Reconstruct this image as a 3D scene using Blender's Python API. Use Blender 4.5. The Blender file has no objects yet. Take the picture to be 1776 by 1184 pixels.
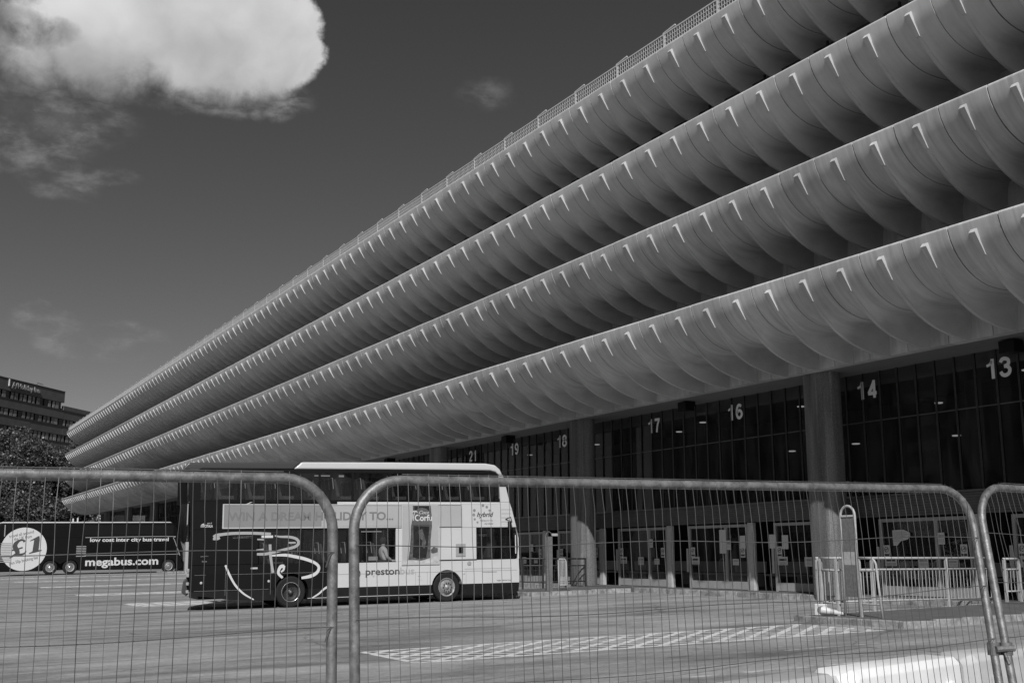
import bpy, bmesh, math, random
from mathutils import Vector, Matrix
R = math.radians
random.seed(7)
S = bpy.context.scene
col = S.collection

# ------------------------------------------------------------------ camera
cam = bpy.data.objects.new('camera', bpy.data.cameras.new('camera'))
col.objects.link(cam)
cam.data.sensor_width = 36.0
cam.data.lens = 39.24
cam.data.clip_start = 0.1
cam.data.clip_end = 3000
cam.location = (0, 0, 1.65)
cam.rotation_euler = (R(90 + 10.905), 0, R(-29.335))
S.camera = cam

# ------------------------------------------------------------------ sun, sky, exposure
SUN = Vector((-0.397, -0.655, 0.647)).normalized()
sl = bpy.data.lights.new('sun', 'SUN'); sl.energy = 4.2; sl.angle = R(0.53); sl.color = (1, 1, 1)
sun = bpy.data.objects.new('sun', sl); col.objects.link(sun)
sun.rotation_euler = (-SUN).to_track_quat('-Z', 'Y').to_euler()
S.view_settings.view_transform = 'Standard'
S.view_settings.look = 'None'
S.view_settings.exposure = 0.0
S.view_settings.gamma = 1.0
S.view_settings.use_curve_mapping = False

W = bpy.data.worlds.new('World'); S.world = W; W.use_nodes = True
wt = W.node_tree; wt.nodes.clear()

class NG:
    """small helper to write node graphs"""
    def __init__(s, t): s.t = t
    def n(s, k, **kw):
        x = s.t.nodes.new(k)
        for a, b in kw.items(): setattr(x, a, b)
        return x
    def put(s, sock, v):
        if v is None: return
        if isinstance(v, bpy.types.NodeSocket): s.t.links.new(v, sock)
        else: sock.default_value = v
    def m(s, op, a, b=None, c=None, clamp=False):
        x = s.n('ShaderNodeMath', operation=op, use_clamp=clamp)
        for i, v in enumerate((a, b, c)): s.put(x.inputs[i], v)
        return x.outputs[0]
    def v(s, op, a, b=None):
        x = s.n('ShaderNodeVectorMath', operation=op)
        s.put(x.inputs[0], a); s.put(x.inputs[1], b)
        return x.outputs['Value'] if op in ('DOT_PRODUCT', 'LENGTH') else x.outputs[0]
    def noise(s, vec, scale, detail=4, rough=0.55, dist=0.0, color=False):
        x = s.n('ShaderNodeTexNoise'); s.put(x.inputs['Vector'], vec)
        x.inputs['Scale'].default_value = scale; x.inputs['Detail'].default_value = detail
        x.inputs['Roughness'].default_value = rough; x.inputs['Distortion'].default_value = dist
        return x.outputs['Color' if color else 'Fac']
    def ramp(s, f, lo, hi, a=0.0, b=1.0, smooth=False):
        x = s.n('ShaderNodeMapRange'); x.interpolation_type = 'SMOOTHSTEP' if smooth else 'LINEAR'
        s.put(x.inputs[0], f)
        for i, q in enumerate((lo, hi, a, b)): s.put(x.inputs[i + 1], q)
        return x.outputs[0]
    def mix(s, f, a, b):
        x = s.n('ShaderNodeMix', data_type='RGBA')
        s.put(x.inputs['Factor'], f); s.put(x.inputs['A'], a); s.put(x.inputs['B'], b)
        return x.outputs['Result']
    def xyz(s, a, b, c):
        x = s.n('ShaderNodeCombineXYZ'); s.put(x.inputs[0], a); s.put(x.inputs[1], b); s.put(x.inputs[2], c)
        return x.outputs[0]

g = NG(wt)
sky = g.n('ShaderNodeTexSky', sky_type='NISHITA', sun_disc=False)
sky.sun_elevation = R(40.3); sky.sun_rotation = R(211.2)
sky.air_density = 1.0; sky.dust_density = 0.6; sky.ozone_density = 1.5
# black-and-white picture taken through a deep red filter: red channel less some blue
sep = g.n('ShaderNodeSeparateColor'); wt.links.new(sky.outputs[0], sep.inputs[0])
skyv = g.m('MAXIMUM', g.m('SUBTRACT', g.m('MULTIPLY', sep.outputs[0], 1.30), g.m('MULTIPLY', sep.outputs[2], 0.22)), 0.02)
tc = g.n('ShaderNodeTexCoord'); D = tc.outputs['Generated']
A = g.v('DOT_PRODUCT', D, (0.1786, 0.8934, 0.4122))
A1 = g.m('MAXIMUM', A, 0.05)
pp = g.m('DIVIDE', g.v('DOT_PRODUCT', D, (0.9806, -0.196, 0)), A1)
qq = g.m('DIVIDE', g.v('DOT_PRODUCT', D, (-0.0808, -0.4042, 0.9111)), A1)
base = g.xyz(pp, qq, 0.0)
wn = g.v('SUBTRACT', g.noise(base, 13, 6, 0.6, color=True), (0.5, 0.5, 0.5))
wn2 = g.v('SUBTRACT', g.noise(base, 45, 5, 0.6, color=True), (0.5, 0.5, 0.5))
warp = g.v('ADD', g.v('ADD', base, g.v('MULTIPLY', wn, (0.034, 0.034, 0))), g.v('MULTIPLY', wn2, (0.014, 0.014, 0)))
sx = g.n('ShaderNodeSeparateXYZ'); wt.links.new(warp, sx.inputs[0])
wp, wq = sx.outputs[0], sx.outputs[1]
def ell(x, y, rx, ry, w):
    a = g.m('DIVIDE', g.m('SUBTRACT', wp, x), rx); b = g.m('DIVIDE', g.m('SUBTRACT', wq, y), ry)
    r = g.m('ADD', g.m('MULTIPLY', a, a), g.m('MULTIPLY', b, b))
    return g.m('MULTIPLY', g.m('MAXIMUM', g.m('SUBTRACT', 1.0, r), 0.0), w)
F = None
for e in [(0.015, 0.018, 0.095, 0.052, 1.2), (-0.060, 0.004, 0.075, 0.060, 1.1), (0.080, 0.026, 0.048, 0.044, 1.3), (0.084, 0.002, 0.044, 0.030, 1.0), (0.034, -0.010, 0.088, 0.034, .95), (0.112, 0.012, 0.022, 0.020, .8),
          (-0.108, -0.008, 0.045, 0.050, .9), (-0.055, 0.082, 0.135, 0.050, 1.2), (-0.30, 0.03, 0.16, 0.05, 1.0), (-0.1043, -0.060, 0.08, 0.026, .36)]:
    q = ell(*e); F = q if F is None else g.m('MAXIMUM', F, q)
V = None
for e in [(-0.115, -0.085, 0.07, 0.034, 1.0), (-0.045, -0.2506, 0.065, 0.026, 1.5), (-0.09, -0.236, 0.035, 0.014, .9), (0.2702, 0.0006, 0.034, 0.018, .32), (-0.045, -0.1065, 0.026, 0.011, .8),
          (-0.1043, -0.062, 0.09, 0.03, 1.0), (0.02, -0.034, 0.095, 0.018, .9), (0.09, -0.028, 0.04, 0.02, .8), (-0.085, -0.115, 0.04, 0.02, .8)]:
    q = ell(*e); V = q if V is None else g.m('MAXIMUM', V, q)
fine = g.noise(base, 30, 10, 0.64, 0.4)
puff = g.noise(base, 10, 3, 0.5)
big = g.noise(base, 8, 9, 0.62, 0.3)
# ragged, thin lower edge; crisp upper right edge
soft = g.ramp(g.m('ADD', qq, g.m('MULTIPLY', pp, 0.25)), -0.03, 0.035, 1.0, 0.50, True)
nz = g.m('ADD', g.m('MULTIPLY', g.m('SUBTRACT', fine, 0.5), 0.75), g.m('MULTIPLY', g.m('SUBTRACT', big, 0.5), 0.75))
nz = g.m('MULTIPLY', nz, g.ramp(F, 0.0, 0.06, 0.0, 1.0))
alpha = g.ramp(g.m('ADD', F, nz), 0.05, soft, 0, 1, True)
wisp = g.noise(g.v('MULTIPLY', base, (1.0, 1.9, 1)), 30, 9, 0.62, 0.15)
veil = g.m('MULTIPLY', g.m('MULTIPLY', g.ramp(V, 0.0, 0.7, 0, 1, True), g.ramp(wisp, 0.32, 0.78, 0, 1, True)), 0.58)
alpha = g.m('MAXIMUM', alpha, veil)
# torn dark patch near the upper left
tear = g.m('MULTIPLY', ell(-0.118, 0.004, 0.05, 0.016, 1.0), g.ramp(fine, 0.35, 0.6, 0.2, 1.0))
alpha = g.m('MULTIPLY', alpha, g.m('SUBTRACT', 0.985, g.m('MULTIPLY', tear, 0.8)))
alpha = g.m('MULTIPLY', alpha, g.m('GREATER_THAN', A, 0.3))
bil = g.noise(warp, 24, 6, 0.55, 0.5)
lp = g.m('ADD', qq, g.m('MULTIPLY', g.m('ABSOLUTE', g.m('SUBTRACT', pp, 0.0)), 0.10))
body_b = g.m('ADD', g.ramp(lp, -0.045, 0.045, 0.36, 0.64, True), g.m('MULTIPLY', g.m('SUBTRACT', puff, 0.5), 0.60))
body_b = g.m('ADD', body_b, g.m('MULTIPLY', g.m('SUBTRACT', bil, 0.5), 0.22))
body_b = g.m('ADD', body_b, g.m('MULTIPLY', g.ramp(F, 0.15, 0.5, 0.14, 0.0), g.ramp(pp, 0.03, 0.10, 0.0, 1.0)))
body_b = g.m('MULTIPLY', body_b, g.ramp(alpha, 0.0, 0.9, 0.55, 1.0))
SKY_K = 0.058
mixed = g.m('ADD', g.m('MULTIPLY', skyv, g.m('SUBTRACT', 1.0, alpha)), g.m('MULTIPLY', g.m('MULTIPLY', body_b, alpha), 1 / SKY_K))
bg = g.n('ShaderNodeBackground'); wt.links.new(mixed, bg.inputs[0]); bg.inputs[1].default_value = SKY_K
wo = g.n('ShaderNodeOutputWorld'); wt.links.new(bg.outputs[0], wo.inputs[0])

# ------------------------------------------------------------------ materials
def mat(name, c, rough=0.6, metal=0.0, var=0.0, vscale=3.0, bump=0.0, bscale=60, spec=0.5, coord='Object', stretch=(1, 1, 1), stains=0.0, objvar=0.0, coat=0.0, emit=0.0, streak=0.0):
    m = bpy.data.materials.new(name); m.use_nodes = True
    t = m.node_tree; k = NG(t); b = t.nodes['Principled BSDF']
    b.inputs['Roughness'].default_value = rough; b.inputs['Metallic'].default_value = metal
    b.inputs['Specular IOR Level'].default_value = spec
    if coat: b.inputs['Coat Weight'].default_value = coat; b.inputs['Coat Roughness'].default_value = 0.08
    tcn = k.n('ShaderNodeTexCoord'); vec = k.n('ShaderNodeNewGeometry').outputs['Position'] if coord == 'World' else tcn.outputs[coord]
    if stretch != (1, 1, 1): vec = k.v('MULTIPLY', vec, stretch)
    f = 1.0
    if var: f = k.ramp(k.noise(vec, vscale, 6, 0.6), 0.3, 0.7, 1 - var, 1 + var)
    if stains:
        st = k.ramp(k.noise(vec, vscale * 0.23, 5, 0.65), 0.52, 0.72, 1.0, 1 - stains)
        f = k.m('MULTIPLY', f, st)
    if streak:
        sv = k.v('MULTIPLY', k.n('ShaderNodeNewGeometry').outputs['Position'], (0.5, 7.0, 0.6))
        f = k.m('MULTIPLY', f, k.ramp(k.noise(sv, 1.0, 6, 0.62, 0.4), 0.35, 0.68, 1 + streak * .5, 1 - streak))
        blot = k.noise(k.n('ShaderNodeNewGeometry').outputs['Position'], 0.55, 8, 0.68)
        f = k.m('MULTIPLY', f, k.ramp(blot, 0.42, 0.66, 1.04, 1 - streak * .9))
    if objvar:
        oi = k.n('ShaderNodeObjectInfo'); f = k.m('MULTIPLY', f, k.ramp(oi.outputs['Random'], 0, 1, 1 - objvar, 1 + objvar))
    if isinstance(f, float): b.inputs['Base Color'].default_value = (c, c, c, 1)
    else:
        v = k.m('MULTIPLY', f, c); t.links.new(v, b.inputs['Base Color'])
    if bump:
        bn = k.n('ShaderNodeBump'); bn.inputs['Strength'].default_value = bump; bn.inputs['Distance'].default_value = 0.02
        t.links.new(k.noise(vec, bscale, 4, 0.6), bn.inputs['Height']); t.links.new(bn.outputs[0], b.inputs['Normal'])
    if emit: b.inputs['Emission Color'].default_value = (1, 1, 1, 1); b.inputs['Emission Strength'].default_value = emit
    return m

def glass(name, tint=0.25, rough=0.02, ior=1.5, dirt=0.0):
    m = bpy.data.materials.new(name); m.use_nodes = True
    t = m.node_tree; t.nodes.clear(); k = NG(t)
    tr = k.n('ShaderNodeBsdfTransparent'); tr.inputs[0].default_value = (tint, tint, tint, 1)
    gl = k.n('ShaderNodeBsdfGlossy'); gl.inputs['Roughness'].default_value = rough; gl.inputs[0].default_value = (.9, .9, .9, 1)
    ge = k.n('ShaderNodeNewGeometry')      # same reflectance from either side of the thin pane
    cosv = k.m('ABSOLUTE', k.v('DOT_PRODUCT', ge.outputs['Incoming'], ge.outputs['Normal']))
    f0 = ((ior - 1) / (ior + 1)) ** 2 * 0.9
    frs = k.m('ADD', k.m('MULTIPLY', k.m('POWER', k.m('SUBTRACT', 1.0, cosv), 5.0), 1 - f0), f0)
    mx = k.n('ShaderNodeMixShader'); t.links.new(frs, mx.inputs[0]); t.links.new(tr.outputs[0], mx.inputs[1]); t.links.new(gl.outputs[0], mx.inputs[2])
    out = mx.outputs[0]
    if dirt:
        pos = k.n('ShaderNodeNewGeometry').outputs['Position']
        df = k.n('ShaderNodeBsdfDiffuse'); df.inputs[0].default_value = (.5, .5, .5, 1)
        sm_ = k.ramp(k.noise(k.v('MULTIPLY', pos, (1.5, 1.5, .4)), 1.6, 7, 0.7, 0.6), 0.38, 0.72, dirt * .25, dirt * 2.2)
        m2 = k.n('ShaderNodeMixShader'); t.links.new(sm_, m2.inputs[0]); t.links.new(out, m2.inputs[1]); t.links.new(df.outputs[0], m2.inputs[2]); out = m2.outputs[0]
    o = k.n('ShaderNodeOutputMaterial'); t.links.new(out, o.inputs[0])
    return m

M = {}
M['panel'] = mat('painted_concrete', 0.53, 0.75, var=0.06, vscale=1.4, bump=0.05, bscale=30, spec=0.25, coord='World', objvar=0.04, streak=0.09)
M['panel_worn'] = mat('weathered_painted_concrete', 0.50, 0.8, var=0.12, vscale=2.2, bump=0.12, bscale=22, spec=0.2, coord='World', stains=0.16, objvar=0.08, streak=0.20)
M['nib'] = mat('nib_paint', 0.72, 0.7, spec=0.2)
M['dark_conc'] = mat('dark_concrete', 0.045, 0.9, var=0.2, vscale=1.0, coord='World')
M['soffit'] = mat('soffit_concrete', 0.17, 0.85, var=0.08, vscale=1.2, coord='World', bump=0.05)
M['column'] = mat('aggregate_concrete', 0.25, 0.9, var=0.35, vscale=38, bump=0.5, bscale=55, spec=0.2, coord='World')
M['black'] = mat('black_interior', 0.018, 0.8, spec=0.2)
M['mullion'] = mat('bronze_aluminium', 0.15, 0.35, 0.6, var=0.15, vscale=6)
M['door_frame'] = mat('varnished_frame', 0.30, 0.55, var=0.12, vscale=9, stretch=(1, 1, .2), bump=.05)
M['door_post'] = mat('white_post_paint', 0.42, 0.5, var=0.12, vscale=8)
M['slat'] = mat('fascia_board', 0.09, 0.7, var=0.2, vscale=4, coord='World')
M['glass_b'] = glass('concourse_glass', 0.6, dirt=0.035)
M['glass_v'] = glass('vehicle_glass', 0.55, dirt=0.012)
M['number'] = mat('gate_number_vinyl', 0.75, 0.6)
M['rail_w'] = mat('pale_rail_paint', 0.46, 0.45, var=0.08, vscale=5)
M['rail_g'] = mat('grey_rail_paint', 0.36, 0.5, var=0.15, vscale=14)
M['rail_d'] = mat('dark_rail_paint', 0.03, 0.5)
M['galv'] = mat('galvanised_tube', 0.20, 0.5, 0.45, var=0.45, vscale=26, stains=.35, bump=0.12, bscale=120, coord='World')
M['wire'] = mat('galvanised_wire', 0.12, 0.5, 0.4, var=0.3, vscale=10, coord='World')
M['kerb'] = mat('kerb_concrete', 0.27, 0.9, var=0.5, vscale=6, bump=0.6, bscale=28, coord='World', objvar=0.14, stains=.3)
M['paving'] = mat('pavement_asphalt', 0.10, 0.9, var=0.2, vscale=3, bump=0.3, bscale=40, coord='World', stains=.2)
M['paper'] = mat('paper', 0.55, 0.7, var=0.04)
M['ink'] = mat('ink', 0.05, 0.7)
M['midink'] = mat('grey_ink', 0.28, 0.7)
M['tyre'] = mat('tyre_rubber', 0.014, 0.85, var=0.2, vscale=9, spec=0.3)
M['rim'] = mat('painted_rim', 0.03, 0.4)
M['chrome'] = mat('bright_rim_ring', 0.6, 0.28, 0.9)
M['worn_rim'] = mat('worn_steel_rim', 0.30, 0.55, 0.5, var=0.5, vscale=14)
M['bus_black'] = mat('bus_dark_paint', 0.008, 0.25, coat=0.03, spec=0.2, var=.1, vscale=3)
M['bus_roof_dark'] = mat('bus_dark_roof', 0.05, 0.35, coat=0.2)
M['bus_white'] = mat('bus_pale_paint', 0.51, 0.32, coat=0.25, var=0.025, vscale=2)
M['bus_skirt'] = mat('bus_skirt', 0.010, 0.5, spec=.25, var=.2, vscale=5)
M['trim'] = mat('black_trim', 0.006, 0.5, spec=.2)
M['ad'] = mat('advert_vinyl', 0.215, 0.6, spec=.2, var=0.05, vscale=1.5)
M['ad_pale'] = mat('advert_vinyl_pale', 0.36, 0.6, spec=.2, var=0.04, vscale=1.5)
M['ad_txt'] = mat('advert_lettering', 0.175, 0.6, spec=.2)
M['alu'] = mat('aluminium_trim', 0.62, 0.35, 0.4)
M['swirl'] = mat('silver_swoosh', 0.34, 0.4, coat=.2)
M['white'] = mat('white_vinyl', 0.56, 0.5)
M['seat'] = mat('seat_moquette', 0.09, 0.9, var=.3, vscale=12)
M['seat_edge'] = mat('seat_grab_rail', 0.5, 0.5)
M['lamp'] = mat('lit_lamp', 0.8, 0.5, emit=0.35)
M['bottle'] = mat('bottle_print', 0.022, 0.7, spec=.1, var=0.35, vscale=7)
M['bottle_edge'] = mat('bottle_print_edge', 0.09, 0.7, spec=.1, var=0.45, vscale=14)
M['label'] = mat('bottle_label_print', 0.10, 0.7, spec=.1, var=0.12, vscale=6)
M['sandp'] = mat('sand_print', 0.42, 0.5, var=0.25, vscale=9)
M['plastic_w'] = mat('white_plastic_barrier', 0.80, 0.45, var=0.06, vscale=4, spec=.4, coord='World', bump=.03, bscale=20)
M['plastic_shade'] = mat('shaded_plastic_barrier', 0.44, 0.5, var=0.12, vscale=4, spec=.4, coord='World', bump=.03, bscale=20)  # same barrier plastic, greyed so the base colour carries the shade
M['cone'] = mat('traffic_cone_plastic', 0.55, 0.5, var=.08, vscale=9)
M['cone_d'] = mat('cone_inside', 0.18, 0.7)
M['perf'] = mat('perforated_panel', 0.16, 0.6, 0.2, var=.25, vscale=20)
M['brick'] = mat('hotel_brick', 0.085, 0.9, var=0.15, vscale=0.8, coord='World', bump=.2, bscale=6)
M['hotel_frame'] = mat('hotel_dark_frame', 0.035, 0.6)
M['curtain'] = mat('hotel_curtain', 0.20, 0.9, var=0.2, vscale=3, objvar=.35)
M['hotel_glass'] = mat('hotel_glass', 0.010, 0.15, spec=.3, objvar=.4)
M['sign'] = mat('hotel_sign_letters', 0.30, 0.5)
M['bark'] = mat('bark', 0.07, 0.9, var=.3, vscale=3)
M['cloth_w'] = mat('white_jacket', 0.75, 0.9)
M['cloth_d'] = mat('dark_clothing', 0.04, 0.9)
M['skin'] = mat('skin', 0.3, 0.6)
M['concfloor'] = mat('concourse_floor', 0.10, 0.4)

m = M['column']; k = NG(m.node_tree); b = m.node_tree.nodes['Principled BSDF']
pos = k.n('ShaderNodeNewGeometry').outputs['Position']
gr_ = k.ramp(k.noise(pos, 34, 5, 0.7), 0.32, 0.68, 0.55, 1.45)
run = k.ramp(k.noise(k.v('MULTIPLY', pos, (3.2, 3.2, 0.22)), 1.0, 6, 0.62, 0.5), 0.36, 0.66, 0.62, 1.25)
bnd = k.ramp(k.noise(k.v('MULTIPLY', pos, (7, 7, 0.12)), 1.0, 4, 0.6, 0.8), 0.60, 0.64, 1.0, 1.5)
m.node_tree.links.new(k.m('MULTIPLY', k.m('MULTIPLY', k.m('MULTIPLY', gr_, run), bnd), 0.15), b.inputs['Base Color'])
# leaves
m = bpy.data.materials.new('foliage'); m.use_nodes = True; k = NG(m.node_tree); b = m.node_tree.nodes['Principled BSDF']
geo = k.n('ShaderNodeNewGeometry')
lv = k.ramp(k.noise(geo.outputs['Position'], 1.3, 4), 0.36, 0.64, 0.03, 0.11)
m.node_tree.links.new(lv, b.inputs['Base Color']); b.inputs['Roughness'].default_value = 0.45
M['leaf'] = m
# asphalt of the apron
m = bpy.data.materials.new('weathered_asphalt'); m.use_nodes = True; k = NG(m.node_tree); t = m.node_tree; b = t.nodes['Principled BSDF']
pos = k.n('ShaderNodeNewGeometry').outputs['Position']
streak = k.noise(k.v('MULTIPLY', pos, (0.16, 0.75, 0)), 1.0, 7, 0.62, 0.4)
patch = k.noise(k.v('MULTIPLY', pos, (0.35, 0.9, 0)), 0.9, 3, 0.5)
grain = k.noise(pos, 42, 3, 0.7)
oil = k.noise(k.v('MULTIPLY', pos, (0.9, 3.5, 0)), 1.1, 4, 0.6)
v = k.ramp(streak, 0.36, 0.64, 0.165, 0.34)
v = k.m('MULTIPLY', v, k.ramp(patch, 0.52, 0.68, 1.04, 0.66, True))
v = k.m('MULTIPLY', v, k.ramp(oil, 0.62, 0.76, 1.0, 0.45, True))
v = k.m('MULTIPLY', v, k.ramp(k.noise(k.v('MULTIPLY', pos, (2.2, 6.5, 0)), 1.3, 8, 0.75), 0.38, 0.62, 0.84, 1.15))
v = k.m('MULTIPLY', v, k.ramp(k.noise(pos, 11, 8, 0.8), 0.40, 0.60, 0.86, 1.13))
drag = k.noise(k.v('MULTIPLY', pos, (0.09, 1.6, 0)), 1.0, 5, 0.6, 0.6)
v = k.m('MULTIPLY', v, k.ramp(drag, 0.53, 0.68, 1.0, 0.66, True))
spots = k.noise(k.v('MULTIPLY', pos, (1, 1.6, 0)), 2.3, 3, 0.6)
v = k.m('MULTIPLY', v, k.ramp(spots, 0.70, 0.74, 1.0, 0.55, True))
v = k.m('MULTIPLY', v, k.ramp(grain, 0.25, 0.75, 0.84, 1.16))
vor = k.n('ShaderNodeTexVoronoi', feature='DISTANCE_TO_EDGE'); t.links.new(k.v('ADD', k.v('MULTIPLY', pos, (0.11, 0.2, 0)), k.v('MULTIPLY', k.noise(pos, 0.9, 5, .6, color=True), (.12, .12, 0))), vor.inputs['Vector'])
vor.inputs['Scale'].default_value = 1.0
v = k.m('MULTIPLY', v, k.ramp(vor.outputs['Distance'], 0.0, 0.004, 0.55, 1.0))
t.links.new(v, b.inputs['Base Color']); b.inputs['Roughness'].default_value = 0.82; b.inputs['Specular IOR Level'].default_value = 0.35
bn = k.n('ShaderNodeBump'); bn.inputs['Strength'].default_value = 0.35; bn.inputs['Distance'].default_value = 0.01
t.links.new(grain, bn.inputs['Height']); t.links.new(bn.outputs[0], b.inputs['Normal'])
M['asphalt'] = m
# worn road paint
def paint(name, lo, hi, keep):
    m = bpy.data.materials.new(name); m.use_nodes = True; k = NG(m.node_tree); t = m.node_tree; b = t.nodes['Principled BSDF']
    pos = k.n('ShaderNodeNewGeometry').outputs['Position']
    w = k.ramp(k.noise(k.v('MULTIPLY', pos, (0.7, 1.4, 1)), 3.2, 8, 0.72), keep, keep + 0.10, 0.0, 1.0)
    gr = k.ramp(k.noise(pos, 50, 3, 0.7), 0.3, 0.7, 0.85, 1.1)
    v = k.m('MULTIPLY', k.ramp(w, 0, 1, lo, hi), gr)
    t.links.new(v, b.inputs['Base Color']); b.inputs['Roughness'].default_value = 0.75
    return m
M['paint'] = paint('worn_road_paint', 0.24, 0.66, 0.38)
M['paint_thin'] = paint('very_worn_road_paint', 0.25, 0.55, 0.46)

# ------------------------------------------------------------------ mesh helpers
class MB:
    def __init__(s): s.v = []; s.f = []; s.mi = []; s.cur = 0
    def add(s, vs, fs):
        o = len(s.v); s.v += [tuple(q) for q in vs]; s.f += [tuple(i + o for i in f) for f in fs]; s.mi += [s.cur] * len(fs)
        return s
    def box(s, x0, x1, y0, y1, z0, z1):
        return s.add([(x0, y0, z0), (x1, y0, z0), (x1, y1, z0), (x0, y1, z0), (x0, y0, z1), (x1, y0, z1), (x1, y1, z1), (x0, y1, z1)],
                     [(0, 3, 2, 1), (4, 5, 6, 7), (0, 1, 5, 4), (1, 2, 6, 5), (2, 3, 7, 6), (3, 0, 4, 7)])
    def quad(s, *p): return s.add(p, [tuple(range(len(p)))])
    def tube(s, pts, r, n=6, closed=False, caps=True):
        pts = [Vector(p) for p in pts]; N = len(pts); rings = []
        up = Vector((0, 0, 1)); prev = None
        for i, p in enumerate(pts):
            a = pts[(i - 1) % N] if (closed or i > 0) else p; c = pts[(i + 1) % N] if (closed or i < N - 1) else p
            d = (c - a).normalized()
            if prev is None:
                x = d.cross(up)
                if x.length < 1e-3: x = d.cross(Vector((0, 1, 0)))
            else:
                x = prev - d * prev.dot(d)
                if x.length < 1e-4: x = d.cross(up)
            x.normalize(); prev = x; y = d.cross(x)
            rr = r[i] if isinstance(r, (list, tuple)) else r
            rings.append([p + (x * math.cos(2 * math.pi * j / n) + y * math.sin(2 * math.pi * j / n)) * rr for j in range(n)])
        vs = [q for rg in rings for q in rg]; fs = []
        for i in range(N if closed else N - 1):
            k2 = (i + 1) % N
            for j in range(n): fs.append((i * n + j, i * n + (j + 1) % n, k2 * n + (j + 1) % n, k2 * n + j))
        if caps and not closed: fs.append(tuple(range(n))[::-1]); fs.append(tuple((N - 1) * n + j for j in range(n)))
        return s.add(vs, fs)
    def lathe(s, prof, c, axis='y', n=32):
        """prof: list of (radius, along-axis)"""
        vs = []
        for r_, a in prof:
            for j in range(n):
                t_ = 2 * math.pi * j / n; u, w = r_ * math.cos(t_), r_ * math.sin(t_)
                vs.append({'y': (c[0] + u, c[1] + a, c[2] + w), 'z': (c[0] + u, c[1] + w, c[2] + a), 'x': (c[0] + a, c[1] + u, c[2] + w)}[axis])
        fs = [(i * n + j, i * n + (j + 1) % n, (i + 1) * n + (j + 1) % n, (i + 1) * n + j) for i in range(len(prof) - 1) for j in range(n)]
        return s.add(vs, fs)
    def prism(s, poly, a0, a1, axis='y'):
        n = len(poly); f = {'y': lambda p, a: (p[0], a, p[1]), 'z': lambda p, a: (p[0], p[1], a), 'x': lambda p, a: (a, p[0], p[1])}[axis]
        vs = [f(p, a0) for p in poly] + [f(p, a1) for p in poly]
        fs = [tuple(range(n)), tuple(range(2 * n - 1, n - 1, -1))] + [(i, i + n, (i + 1) % n + n, (i + 1) % n) for i in range(n)]
        return s.add(vs, fs)
    def mesh(s, name, mats, smooth=False, bevel=0, bseg=2, angle=None):
        me = bpy.data.meshes.new(name); me.from_pydata(s.v, [], s.f)
        for q in (mats if isinstance(mats, (list, tuple)) else [mats]): me.materials.append(q)
        for p, i in zip(me.polygons, s.mi): p.material_index = i
        bm = bmesh.new(); bm.from_mesh(me)
        if bevel:
            bmesh.ops.remove_doubles(bm, verts=bm.verts, dist=1e-5)
            ed = [e for e in bm.edges if len(e.link_faces) == 2 and e.calc_face_angle(0) > 0.5]
            bmesh.ops.bevel(bm, geom=ed, offset=bevel, segments=bseg, affect='EDGES', profile=0.6, clamp_overlap=True)
        bmesh.ops.recalc_face_normals(bm, faces=bm.faces)
        bm.to_mesh(me); bm.free()
        if smooth:
            for p in me.polygons: p.use_smooth = True
            if angle: me.set_sharp_from_angle(angle=R(angle))
        return me
    def build(s, name, mats, parent=None, **kw):
        return obj(name, s.mesh(name, mats, **kw), parent)

def obj(name, me, parent=None, loc=None, rot=None, scale=None):
    o = bpy.data.objects.new(name, me); col.objects.link(o)
    if parent: o.parent = parent
    if loc is not None: o.location = loc
    if rot is not None: o.rotation_euler = rot
    if scale is not None: o.scale = scale
    return o
def tag(o, label=None, cat=None, group=None, kind=None):
    if label: o['label'] = label
    if cat: o['category'] = cat
    if group: o['group'] = group
    if kind: o['kind'] = kind
    return o
def empty(name, loc=(0, 0, 0), rot=(0, 0, 0)):
    o = bpy.data.objects.new(name, None); col.objects.link(o); o.location = loc; o.rotation_euler = rot; o.empty_display_size = 0.3
    return o
def copy_tree(o, parent=None):
    c = o.copy(); col.objects.link(c); c.parent = parent
    for ch in list(o.children): copy_tree(ch, c)
    return c
_tm = {}
def text_mesh(body, size, m_, bold=0.0, ext=0.002, shear=0.0, sx=1.0, spacing=1.0):
    key = (body, size, m_.name, bold, ext, shear, sx, spacing)
    if key in _tm: return _tm[key]
    cu = bpy.data.curves.new('txt', 'FONT'); cu.body = body; cu.size = size; cu.offset = bold; cu.extrude = ext; cu.shear = shear
    cu.resolution_u = 4; cu.space_character = spacing
    o = bpy.data.objects.new('txt', cu); col.objects.link(o)
    dg = bpy.context.evaluated_depsgraph_get(); dg.update()
    me = bpy.data.meshes.new_from_object(o.evaluated_get(dg))
    bpy.data.objects.remove(o); bpy.data.curves.remove(cu)
    if sx != 1: me.transform(Matrix.Scale(sx, 4, (1, 0, 0)))
    me.materials.clear(); me.materials.append(m_); me.name = 'lettering'
    _tm[key] = me
    return me
def text(name, body, size, m_, parent, loc, rot=(R(90), 0, 0), width=None, **kw):
    me = text_mesh(body, size, m_, **kw)
    o = obj(name, me, parent, loc, rot)
    if width:
        xs = [v.co.x for v in me.vertices]; o.scale = (width / (max(xs) - min(xs)), 1, 1)
    return o
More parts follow.
